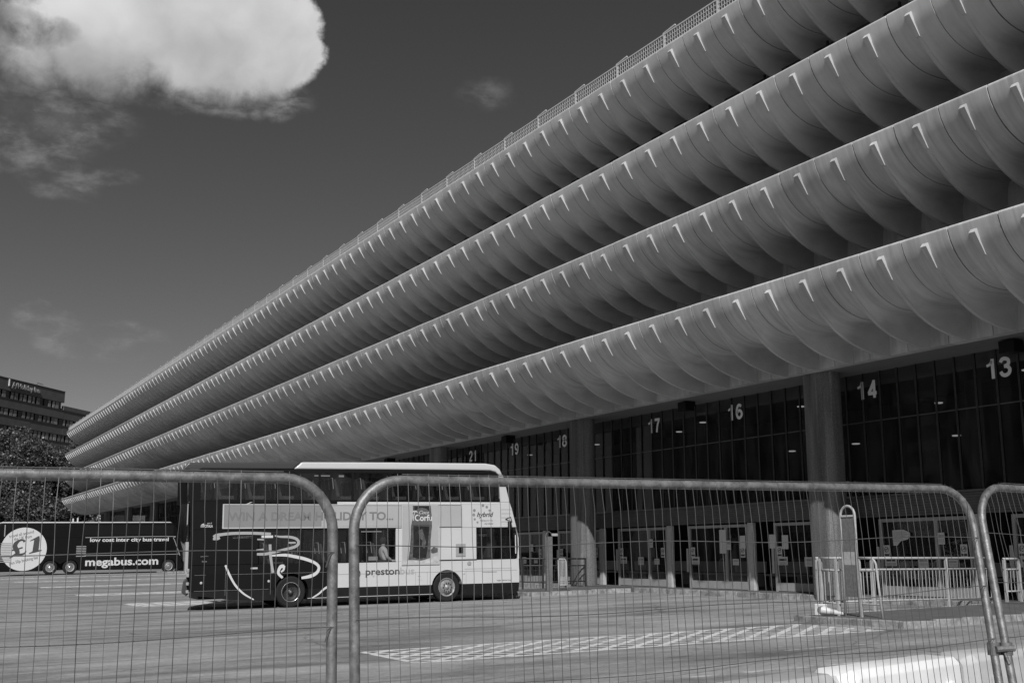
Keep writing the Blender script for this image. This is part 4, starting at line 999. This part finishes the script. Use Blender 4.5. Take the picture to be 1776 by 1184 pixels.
# rear notices on the back face (thin posters on the rear glass, side-on)
MB().box(-.13, -.105, .25, 2.2, 2.45, 3.05).build('rear_advert', M['ad_pale'], BUS)
MB().box(-.15, -.065, .2, 2.3, 1.05, 1.95).build('rear_advert', M['ad_pale'], BUS)
MB().box(-.10, -.06, .25, 2.25, 1.95, 2.44).build('rear_window', M['hotel_glass'], BUS)
for w_ in [(RW, 'rear'), (FW_, 'front')]:
    wheel_parts(BUS, w_[0][0], .03, w_[0][1], .46, w_[1])
    o = wheel_parts(BUS, w_[0][0], 2.2, w_[0][1], .46, 'rear')

# passenger
for o_ in list(BUS.children):          # rounded far rear corner
    if o_.name.split('.')[0] in ('engine_side_panel', 'rear_side_panel', 'rear_waist_panel', 'rear_advert', 'rear_window', 'rear_bumper', 'rear_roof') or (o_.name.split('.')[0] == 'skirt'):
        for v_ in o_.data.vertices:
            if v_.co.x < .06 and v_.co.y > 1.5: v_.co.x += .42 if v_.co.y > 2.3 else .30
ps = empty('person', (BUS.matrix_basis @ Vector((6.0, .28, 1.22)))); tag(ps, 'person in a white top seated by the lower window of the double decker', 'person')
me = bpy.data.meshes.new('body'); vv = [(0, 0, .05), (0, 0, .25), (0, 0, .42), (0, 0, .50), (0, 0, .56), (.01, 0, .68), (0, -.19, .40), (.04, -.23, .2), (.2, -.2, .1), (0, .19, .40), (.04, .23, .2), (.2, .2, .1), (.2, -.1, .05), (.45, -.1, .06), (.2, .1, .05), (.45, .1, .06)]
ee = [(0, 1), (1, 2), (2, 3), (3, 4), (4, 5), (2, 6), (6, 7), (7, 8), (2, 9), (9, 10), (10, 11), (0, 12), (12, 13), (0, 14), (14, 15)]
me.from_pydata(vv, ee, []); me.materials.append(M['cloth_w'])
o = obj('body', me, ps); sm = o.modifiers.new('skin', 'SKIN'); rr = [.14, .14, .12, .06, .05, .09, .07, .05, .04, .07, .05, .04, .08, .06, .08, .06]
for i, r_ in enumerate(rr): me.skin_vertices[0].data[i].radius = (r_, r_)
me.skin_vertices[0].data[0].use_root = True
o.modifiers.new('sub', 'SUBSURF').levels = 2; o.modifiers['sub'].render_levels = 2
hd_ = MB()
for i in range(7):
    a_ = i / 6 * math.pi
hd_.lathe([(0, -.13), (.06, -.11), (.095, -.04), (.1, .03), (.07, .1), (0, .125)], (-.005, 0, .70), 'z', 14); hd_.build('hair', M['cloth_d'], ps, smooth=True)

# ------------------------------------------------------------------ dark coach far left
CO = empty('coach', (8.3, 97, gz(8.3) + .06), (0, TILT, 0)); tag(CO, 'long black double deck coach with a round price badge and pale web address lettering', 'coach')
def cz(z, x): return z
cen2 = [(4.05, .52), (5.55, .52), (13.3, .46)]
cr = .62
low = [(.1, .28), (3.4, .28)]
def cprism(poly, name, m_, y0=0, y1=2.5, **kw): return MB().prism(poly, y0, y1).build(name, m_, CO, **kw)
W1, W2, W3 = cen2
poly = [(.05, 1.2), (.1, .26)] + arch(*W1, .66, .26, 12) + arch(*W2, .66, .26, 12) + arch(*W3, .62, .22, 12) + [(14.3, .2), (14.45, .4), (14.45, 1.2)]
# arches of the tandem overlap slightly: drop points that run backwards
pl = []; lastx = -9
for p in poly[1:-1]:
    if p[0] >= lastx - .62: pl.append(p); lastx = max(lastx, p[0])
poly = [poly[0]] + pl + [poly[-1]]
cprism([(.05, 1.2), (.1, .26)] + arch(4.05, .52, .62, .26, 12)[:9] + [(4.8, .8)] + arch(5.55, .52, .62, .26, 12)[4:] + arch(*W3, .62, .22, 12) + [(14.3, .2), (14.45, .4), (14.45, 1.2)], 'lower_body', M['bus_black'])
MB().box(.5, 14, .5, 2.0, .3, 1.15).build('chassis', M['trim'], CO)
cprism([(0, 1.205), (.0, 2.3), (.1, 2.85), (14.1, 2.85), (14.38, 1.9), (14.45, 1.205)], 'waist_body', M['bus_black'])
cprism([(.1, 2.855), (.25, 3.9), (.4, 4.02), (13.4, 4.02), (13.75, 3.8), (14.08, 2.855)], 'upper_body', M['bus_black'], bevel=.03)
cprism([(.3, 4.021), (.4, 4.13), (13.3, 4.10), (13.5, 4.021)], 'roof', M['white'], .1, 2.4, bevel=.03)
for a_, b_ in [(.8, 5.0), (6.5, 13.6)]: MB().box(a_, b_, -.012, 0, 3.02, 3.82).build('upper_window', M['hotel_glass'], CO)
MB().box(6.6, 13.6, -.012, 0, 1.45, 2.30).build('lower_window', M['hotel_glass'], CO)
for x in (8.3, 10.1, 11.9): MB().box(x, x + .05, -.015, -.012, 3.02, 3.82).build('window_pillar', M['trim'], CO)
MB().box(6.6, 14.0, -.014, 0, 1.40, 1.44).build('trim_line', M['midink'], CO)
ribbon([(6.6, 2.86), (13.2, 2.90), (13.6, 2.75), (13.85, 2.2), (14.2, 1.3)], .05, -.02, 'window_trim', M['midink'], CO)
cl = MB().lathe([(0, -.014), (1.68, -.014), (1.68, 0)], (2.05, 0, 2.0), 'y', 48).build('price_badge', M['white'], CO)
PX = lambda x, y: (1.04 + (x - 150) * .00452, 1.26 + (820 - y) * .00485)
MB().prism([PX(*q) for q in [(458, 535), (598, 458), (614, 462), (622, 520), (612, 684), (662, 682), (660, 700), (460, 746), (458, 732), (512, 706), (530, 522), (465, 542)]], -.022, -.015).build('price_figure', M['ink'], cl)
ribbon([PX(*q) for q in [(380, 548), (345, 522), (290, 532), (240, 575), (228, 630), (262, 690), (270, 735), (215, 765), (150, 800)]], [.22, .13, .16, .30, .36, .36, .30, .14, .16], -.022, 'pound_sign', M['ink'], cl)
ribbon([PX(*q) for q in [(182, 684), (260, 668), (352, 640)]], .11, -.024, 'pound_sign', M['ink'], cl)
ribbon([PX(*q) for q in [(250, 748), (330, 752), (390, 730), (410, 690)]], [.14, .17, .12, .05], -.024, 'pound_sign', M['ink'], cl)
text('badge_print', 'travel all around', .34, M['ink'], cl, (.95, -.02, 2.88), (R(90), R(-12), 0), width=1.8)
text('badge_print', 'the UK from', .34, M['ink'], cl, (1.3, -.02, 2.66), (R(90), R(-10), 0), width=1.3)
text('badge_print', 'plus 50p booking fee', .34, M['ink'], cl, (1.05, -.02, .80), (R(90), R(-12), 0), width=2.1)
text('coach_lettering', 'low cost inter city bus travel', .42, M['white'], CO, (6.95, -.02, 2.52), bold=.012, width=6.25)
text('coach_lettering', 'megabus.com', .86, M['white'], CO, (6.65, -.02, .62), bold=.022, width=5.75)
text('coach_lettering', '50 51', .12, M['white'], CO, (13.9, -.02, 1.4))
for x0, z0_, n in [(.35, 1.0, 12), (5.95, 1.35, 7)]:
    v_ = MB()
    for i in range(n): v_.box(x0, x0 + .75, -.03, -.014, z0_ + i * .13, z0_ + i * .13 + .06)
    v_.build('vent_grille', M['midink'], CO)
for w_, kd in zip(cen2, ('front2', 'front2', 'front')): wheel_parts(CO, w_[0], .05, w_[1], .55, kd)
MB().box(5.6, 5.7, .4, .5, 4.14, 4.4).build('roof_vent', M['white'], CO); MB().box(5.95, 6.05, .4, .5, 4.12, 4.45).build('roof_vent', M['white'], CO)
MB().box(14.2, 14.35, -.35, -.2, 1.0, 1.9).build('mirror', M['trim'], CO, bevel=.03)
MB().box(.55, .62, -.04, 0, 3.0, 3.9).build('rear_trim', M['midink'], CO)

# far small things in front of the far end of the concourse
rl = railing('railing', (17.5, 150, gz(17.5)), (23.3, 150, .42), [0.03, 1.5, 3.0, 4.5, 5.7], 2.3, 'distant pale railing at the far end of the station behind the coach', m_=M['rail_g'])

# ------------------------------------------------------------------ hotel
HO = empty('hotel_building', (14.7, 190, 0), (0, 0, R(48.9))); tag(HO, 'dark brick hotel block with bands of curtained windows and rooftop lettering', 'building')
def hbox(x0, x1, z0_, z1_, name, m_, y0=0, y1=.4, par=HO, bevel=0):
    return MB().box(x0, x1, y0, y1, z0_, z1_).build(name, m_, par)
bands = [(27.5, 29.35, -45, 17.3), (24.72, 26.15, -45, 26), (22.0, 23.45, -45, 26), (19.2, 20.7, -45, 26), (16.4, 17.9, -45, 26), (0, 15.1, -45, 26)]
MB().box(-45, 17.2, 1.0, 14, 0, 29.2).build('core', M['brick'], HO)
MB().box(17.21, 25.9, 1.0, 14, 0, 26.7).build('core', M['brick'], HO)
hbox(17.31, 26, 26.16, 27.0, 'parapet', M['brick'], -.05)
for z0_, z1_, x0, x1 in bands:
    x = x0; 
    while x < x1 - .1:
        xe = min(x + 8.9, x1); hbox(x + .03, xe, z0_, z1_, 'brick_panel', M['brick'], -.05 - random.uniform(0, .03)); x = xe
    hbox(x0, x1, z1_ - .0, z1_ + .1, 'coping', M['hotel_frame'], -.14, .35)
rows = [(26.25, 27.5, 16.9), (23.55, 24.72, 25.8), (20.8, 22.0, 25.8), (18.0, 19.2, 25.8), (15.2, 16.4, 25.8)]
for z0_, z1_, xe in rows:
    hbox(-45, xe, z0_, z1_, 'window_band', M['hotel_frame'], .3, .95)
    x = -14.6
    while x + 2.2 < xe:
        fr_ = hbox(x + .15, x + 1.95, z0_ + .05, z1_ - .05, 'window', M['hotel_glass'], .12, .29)
        k_ = random.random()
        if k_ < .8:
            a_ = random.uniform(.5, .85); obj('curtain', MB().box(x + .2, x + .2 + a_, .06, .1, z0_ + .08, z1_ - .08).mesh('curtain', M['curtain']), fr_)
        if k_ > .12:
            a_ = random.uniform(.5, .85); obj('curtain', MB().box(x + 1.9 - a_, x + 1.9, .06, .1, z0_ + .08, z1_ - .08).mesh('curtain', M['curtain']), fr_)
        x += 2.2
text('sign_lettering', 'Holiday Inn', 1.15, M['sign'], HO, (4.3, -.2, 28.15), bold=.02, width=5.7, ext=.05)
text('sign_symbol', 'H', 1.5, M['sign'], HO, (2.7, -.2, 27.95), shear=.45, width=1.4, ext=.05, bold=.0)
hbox(2.1, 2.3, 28.2, 29.3, 'sign_post', M['white'], -.25, -.08)
an = MB(); an.tube([(18, 2, 26.7), (18, 2, 29.3)], .05, 5); an.tube([(17.4, 2, 29.0), (18.7, 2, 29.0)], .04, 5); an.build('aerial', M['rail_g'], HO)
an = MB(); an.tube([(12, 2, 29.3), (12.5, 2, 30.3), (14, 2, 30.2)], .05, 5); an.build('roof_equipment', M['hotel_frame'], HO)

FB = empty('apartment_block', (-62, 105, -.1)); tag(FB, 'dark brick apartment block opposite the station, mirrored in the concourse glass', 'building')
MB().box(-14, 0, -46, 46, 0, 46).build('wall', M['brick'], FB)
flw = MB().box(0, .12, 0, 2.2, 0, 1.5).mesh('window', M['hotel_glass']); flb = MB().box(0, 1.3, 0, 4.2, 0, .18); flb.box(1.22, 1.3, 0, 4.2, .18, 1.1)
for i in range(18): flb.box(1.2, 1.22, .1 + i * .23, .14 + i * .23, .18, 1.2)
flb = flb.mesh('balcony', M['rail_w'])
for fz in range(3, 44, 3):
    for fy in range(-44, 44, 8):
        obj('window', flw, FB, (.002, fy, fz)); obj('window', flw, FB, (.002, fy + 2.9, fz))
        if 9 <= fz <= 36 and fy in (-12, 4): obj('balcony', flb, FB, (.002, fy - .6, fz - .6))

# ------------------------------------------------------------------ trees
def tree(x, y, h, rad, seed, label, cr_lo=.25):
    rnd = random.Random(seed)
    root = empty('tree', (x, y, gz(x))); tag(root, label, 'tree', None)
    tk = MB(); tk.tube([(0, 0, -.2), (.2, .1, h * .25), (-.1, .1, h * .5), (.1, 0, h * .85)], [.5, .4, .28, .06], 9)
    tk.build('trunk', M['bark'], root, smooth=True)
    lobes = []
    lb = MB()
    for i in range(26):
        a_ = rnd.uniform(0, 6.283); zz = rnd.uniform(cr_lo, .88); rr_ = rad * (1 - abs(zz - .5) * 1.1) * rnd.uniform(.35, .85)
        c_ = Vector((rr_ * math.cos(a_), rr_ * math.sin(a_), h * zz)); lobes.append((c_, rad * rnd.uniform(.26, .42)))
        lb.tube([(0, 0, h * max(.15, zz - .3)), tuple(c_ * .6 + Vector((0, 0, h * zz * .38))), tuple(c_)], [.14, .09, .03], 5)
    lobes.append((Vector((0, 0, h * .86)), rad * .34))
    lb.build('limb', M['bark'], root)
    lf = MB()
    for c_, r_ in lobes:
        for k_ in range(210):
            d = Vector((rnd.gauss(0, 1), rnd.gauss(0, 1), rnd.gauss(0, 1))).normalized() * r_ * rnd.uniform(.62, 1.08)
            d.z *= .8; p = c_ + d
            for q in range(5):
                o = p + Vector((rnd.gauss(0, .3), rnd.gauss(0, .3), rnd.gauss(0, .22)))
                u = Vector((rnd.gauss(0, 1), rnd.gauss(0, 1), rnd.gauss(0, .5))).normalized() * rnd.uniform(.11, .20)
                v_ = u.cross(Vector((rnd.gauss(0, 1), rnd.gauss(0, 1), rnd.gauss(0, 1)))).normalized() * rnd.uniform(.08, .15)
                lf.quad(o - u, o - v_, o + u, o + v_)
    lf.build('crown', M['leaf'], root)
    return root
tree(15.8, 170, 20.2, 7.2, 1, 'tallest broad leafy tree at the far left in front of the hotel', .1)
tree(20.8, 174, 17.6, 6.0, 2, 'leafy tree between the tall left tree and the end of the station', .1)
tree(25.5, 180, 19.3, 5.6, 3, 'leafy tree partly hidden behind the far end of the bus station', .15)
tree(5.5, 168, 19.0, 7.0, 4, 'leafy tree at the very left edge behind the black coach', .1)
tree(10.5, 166, 13.0, 5.5, 5, 'lower leafy tree behind the rear of the black coach', .08)
tree(18.2, 163, 11.0, 4.6, 6, 'small leafy tree just behind the roof of the coach', .08)
tree(23.8, 166, 9.0, 4.0, 8, 'small dark leafy tree right by the last column of the station', .08)
# low wall behind the coach
lw = MB(); lw.box(-60, 22, 0, .3, 0, 2.2); o = lw.build('boundary_wall', M['dark_conc'], None); o.location = (0, 158, .1); tag(o, 'low dark boundary wall beyond the coach at the end of the apron', 'wall')

# ------------------------------------------------------------------ plastic barriers (foreground, right)
def barrier(p0, p1, h, w, m_, label, tilt=0):
    p0 = Vector((*p0, 0)); p1 = Vector((*p1, 0)); d = p1 - p0; L = d.length
    root = empty('road_barrier', (p0.x, p0.y, gz(p0.x)), (0, tilt, math.atan2(d.y, d.x))); tag(root, label, 'barrier', 'water filled barriers lined up behind the mesh fence')
    h -= gz(p0.x)
    bw = w / 2 + .14
    sect = [(-bw, 0), (-bw, .18), (-w / 2 - .02, .34), (-w / 2, h - .05), (-w / 2 + .05, h), (w / 2 - .05, h), (w / 2, h - .05), (w / 2 + .02, .34), (bw, .18), (bw, 0)]
    xs_ = [0, .05, .13, L * .5, L - .13, L - .05, L]; ins = [.17, .12, .0, .0, .0, .12, .17]
    vs = []; n = len(sect)
    for x, q in zip(xs_, ins):
        for y, z in sect:
            s_ = 1 - q / (w / 2) * .45; vs.append((x, y * s_, z if z < h * .6 else z - q * .25))
    fs = [(i * n + j, i * n + j + 1, (i + 1) * n + j + 1, (i + 1) * n + j) for i in range(len(xs_) - 1) for j in range(n - 1)]
    fs += [tuple(range(n)), tuple(range((len(xs_) - 1) * n, len(xs_) * n))[::-1]]
    b_ = MB().add(vs, fs); b_.build('shell', m_, root, bevel=.012, bseg=2, smooth=True, angle=30)
    # recessed end lugs and vertical ribs
    for x in (.34, L - .34): MB().box(x - .05, x + .05, -w / 2 - .045, -w / 2 + .0, .36, h - .16).build('rib', m_, root, bevel=.02)
    MB().box(L / 2 - .35, L / 2 + .35, -w / 2 - .02, -w / 2 + .004, .5, h - .28).build('side_recess', m_, root, bevel=.01)
    MB().lathe([(.03, 0), (.03, .5), (0, .5)], (L + .03, 0, .2), 'z', 10).build('hinge_pin', m_, root)
    return root
bx = [(3.85, 5.20), (5.63, 5.76), (7.42, 6.24), (9.25, 6.62), (11.1, 6.9)]
mts = [('plastic_shade', 'shade-toned grey plastic barrier left of the bright white one behind the fence'), ('plastic_w', 'bright white plastic barrier in the middle behind the fence'), ('plastic_shade', 'shade-toned grey plastic barrier behind the clamped fence posts'), ('plastic_w', 'pale plastic barrier beyond the right edge of the fence')]
for (a_, b_, (mm, lb_)) in zip(bx[:-1], bx[1:], mts):
    A0 = Vector(a_); B0 = Vector(b_); d = (B0 - A0).normalized()
    barrier(A0 + d * .03, B0 - d * .03, .90, .36, M[mm], lb_)

# ------------------------------------------------------------------ mesh fence panels (foreground)
def fence_panel(TL, TR, BL, BR, label, seed, bent=False, hz=((1.645, 1.668), (1.35, 1.385), (1.08, 1.1), (.8, .8), (.45, .45), (.2, .2))):
    rnd = random.Random(seed)
    TL, TR, BL, BR = map(Vector, (TL, TR, BL, BR))
    o0 = BL.copy(); o0.z = gz(BL.x)
    root = empty('mesh_fence_panel', o0); tag(root, label, 'fence', 'temporary mesh fence panels across the foreground')
    H_ = (TL - BL).length; Lw = (TR - TL).length
    def P_(u, v): return (BL + (BR - BL) * u) * (1 - v) + (TL + (TR - TL) * u) * v - o0
    nrm = (TR - TL).cross(TL - BL).normalized()
    if nrm.y > 0: nrm = -nrm
    rc = .20; cu, cv = rc / Lw, rc / H_; pts = [P_(0, 0)]
    pts += [P_(0, v) for v in (.3, .6, 1 - cv)]
    pts += [P_(cu * (1 - math.cos(a_ * math.pi / 16)), 1 - cv + cv * math.sin(a_ * math.pi / 16)) for a_ in range(1, 8)]
    pts += [P_(cu + (1 - 2 * cu) * i / 6, 1) for i in range(7)]
    pts += [P_(1 - cu * (1 - math.sin(a_ * math.pi / 16)), 1 - cv * (1 - math.cos(a_ * math.pi / 16))) for a_ in range(1, 8)]
    pts += [P_(1, v) for v in (1 - cv, .6, .3, 0)]
    pts = [Vector(p) for p in pts]
    MB().tube(pts, .0205, 14).build('tube_frame', M['galv'], root, smooth=True)
    MB().tube([P_(0, .06), P_(1, .06)], .0185, 10).build('bottom_tube', M['galv'], root, smooth=True)
    wv = MB(); sp_ = .0445; n = int(Lw / sp_)
    ph = rnd.uniform(0, 6)
    def wav(u, v):
        return nrm * (.026 + .006 * math.sin(u * 9 + ph) * math.sin(v * 3.1)) + (TR - TL).normalized() * (.004 * math.sin(v * 7 + u * 31 + ph))
    def topv(u):
        du = min(u, 1 - u)
        if du >= cu: return 1.0
        q = 1 - du / cu; return 1 - cv * (1 - math.sqrt(max(0, 1 - q * q)))
    for i in range(1, n):
        u = i / n; kx = rnd.gauss(0, .0016); vt_ = topv(u)
        vs_ = [0.05, .2, .35, .5, .6, .7, .8, .88, .94, vt_ + .006]
        kk = [rnd.gauss(0, .0013) * (2.2 if rnd.random() < .12 else 1) for _ in vs_]
        line = [P_(u + kx * .3 + k_ / Lw * 1.3, min(v, vt_ + .006)) + wav(u, v) for v, k_ in zip(vs_, kk)]
        if bent and i in (3, 5, 7):
            amp = {3: -.03, 5: .06, 7: .09}[i]
            line = [p + (TR - TL).normalized() * (amp * math.exp(-((v - .86) / .05) ** 2)) for p, v in zip(line, vs_)]
        line[-1] = P_(u + kx * .3, vt_) + nrm * .012 + Vector((0, 0, .026))
        wv.tube(line, .00145, 4, caps=False)
    o = wv.build('vertical_wire_mesh', M['wire'], root); o['kind'] = 'stuff'
    wh = MB()
    wh.tube([P_(cu + (1 - 2 * cu) * i / 20, 1) + Vector((0, 0, .0235)) + nrm * .008 for i in range(21)], .0022, 5)
    wh.build('top_wire', M['wire'], root)
    for zl, zr in hz:
        z = zl; sag = rnd.uniform(.002, .012)
        vl = (zl - BL.z) / (TL.z - BL.z); vr = (zr - BR.z) / (TR.z - BR.z)
        ln = [P_(u_, vl + (vr - vl) * u_ - sag * math.sin(u_ * math.pi) * (1.0 if z < 1.6 else .3) + .004 * math.sin(u_ * 14 + z * 5)) + nrm * .024 for u_ in [i / 24 for i in range(25)]]
        ln[0] += -nrm * .004; ln[-1] += -nrm * .004
        MB().tube(ln, .0019, 5).build('horizontal_wire', M['wire'], root)
        # curled end weld
        e = ln[-1]; MB().tube([e, e + (TL - TR).normalized() * .012 + Vector((0, 0, -.006)), e + (TL - TR).normalized() * .026 + Vector((0, 0, -.03)), e + (TL - TR).normalized() * .032 + Vector((0, 0, -.055))], .0022, 5).build('wire_end', M['wire'], root)
    return root
# left panel ends at x=1.51, middle 1.62..5.0, right from 5.06
fp1 = fence_panel((-1.94, 4.15, 1.88), (1.519, 4.108, 1.944), (-1.98, 4.10, .03), (1.548, 4.081, .03), 'left mesh fence panel in front of the coach and the rear of the bus', 3)
fp2 = fence_panel((1.612, 4.136, 1.946), (5.017, 4.006, 2.0), (1.668, 4.106, .05), (4.781, 3.622, .1), 'middle mesh fence panel spanning from the bus to the right foreground', 5, hz=((1.687, 1.75), (1.408, 1.50), (1.13, 1.245), (.85, .9), (.5, .5), (.25, .25)))
fp3 = fence_panel((5.055, 3.984, 2.015), (8.50, 4.10, 2.0), (4.859, 3.579, .1), (8.3, 3.75, .14), 'right mesh fence panel with bent wires at the right edge', 9, bent=True, hz=((1.763, 1.76), (1.51, 1.5), (1.25, 1.25), (.9, .9), (.5, .5), (.25, .25)))
# clamp
def along(T, B, z): 
    T, B = Vector(T), Vector(B); t_ = (z - B.z) / (T.z - B.z); return B + (T - B) * t_
pa_, pb_ = along((5.017, 4.006, 2.0), (4.781, 3.622, .1), 1.20), along((5.055, 3.984, 2.015), (4.859, 3.579, .1), 1.20)
ck = empty('fence_clamp', pa_); tag(ck, 'steel clamp joining the middle and right fence posts', 'clamp')
for p in (pa_, pb_): MB().tube([p - pa_ + Vector((0, 0, -.03)), p - pa_ + Vector((0, 0, .03))], .030, 12).build('collar', M['galv'], ck, smooth=True, angle=40)
MB().tube([Vector((-.02, -.03, 0)), pb_ - pa_ + Vector((.02, -.03, .004))], .016, 8).build('bridge', M['galv'], ck, smooth=True, angle=40)
MB().tube([(pb_ - pa_) / 2 + Vector((0, -.02, .0)), (pb_ - pa_) / 2 + Vector((0.004, -.045, -.07))], .008, 6).build('bolt', M['galv'], ck)
# fence feet, each carried by the panel that stands in it
for par, x, y in [(fp1, -2.0, 4.1), (fp2, 1.61, 4.09), (fp3, 4.82, 3.6), (fp3, 8.35, 3.75)]:
    f_ = MB().box(-.12, .12, -.36, .36, 0, .13).build('foot', M['dark_conc'], par, bevel=.02); f_.location = Vector((x, y, gz(x) + .002)) - Vector(par.location)
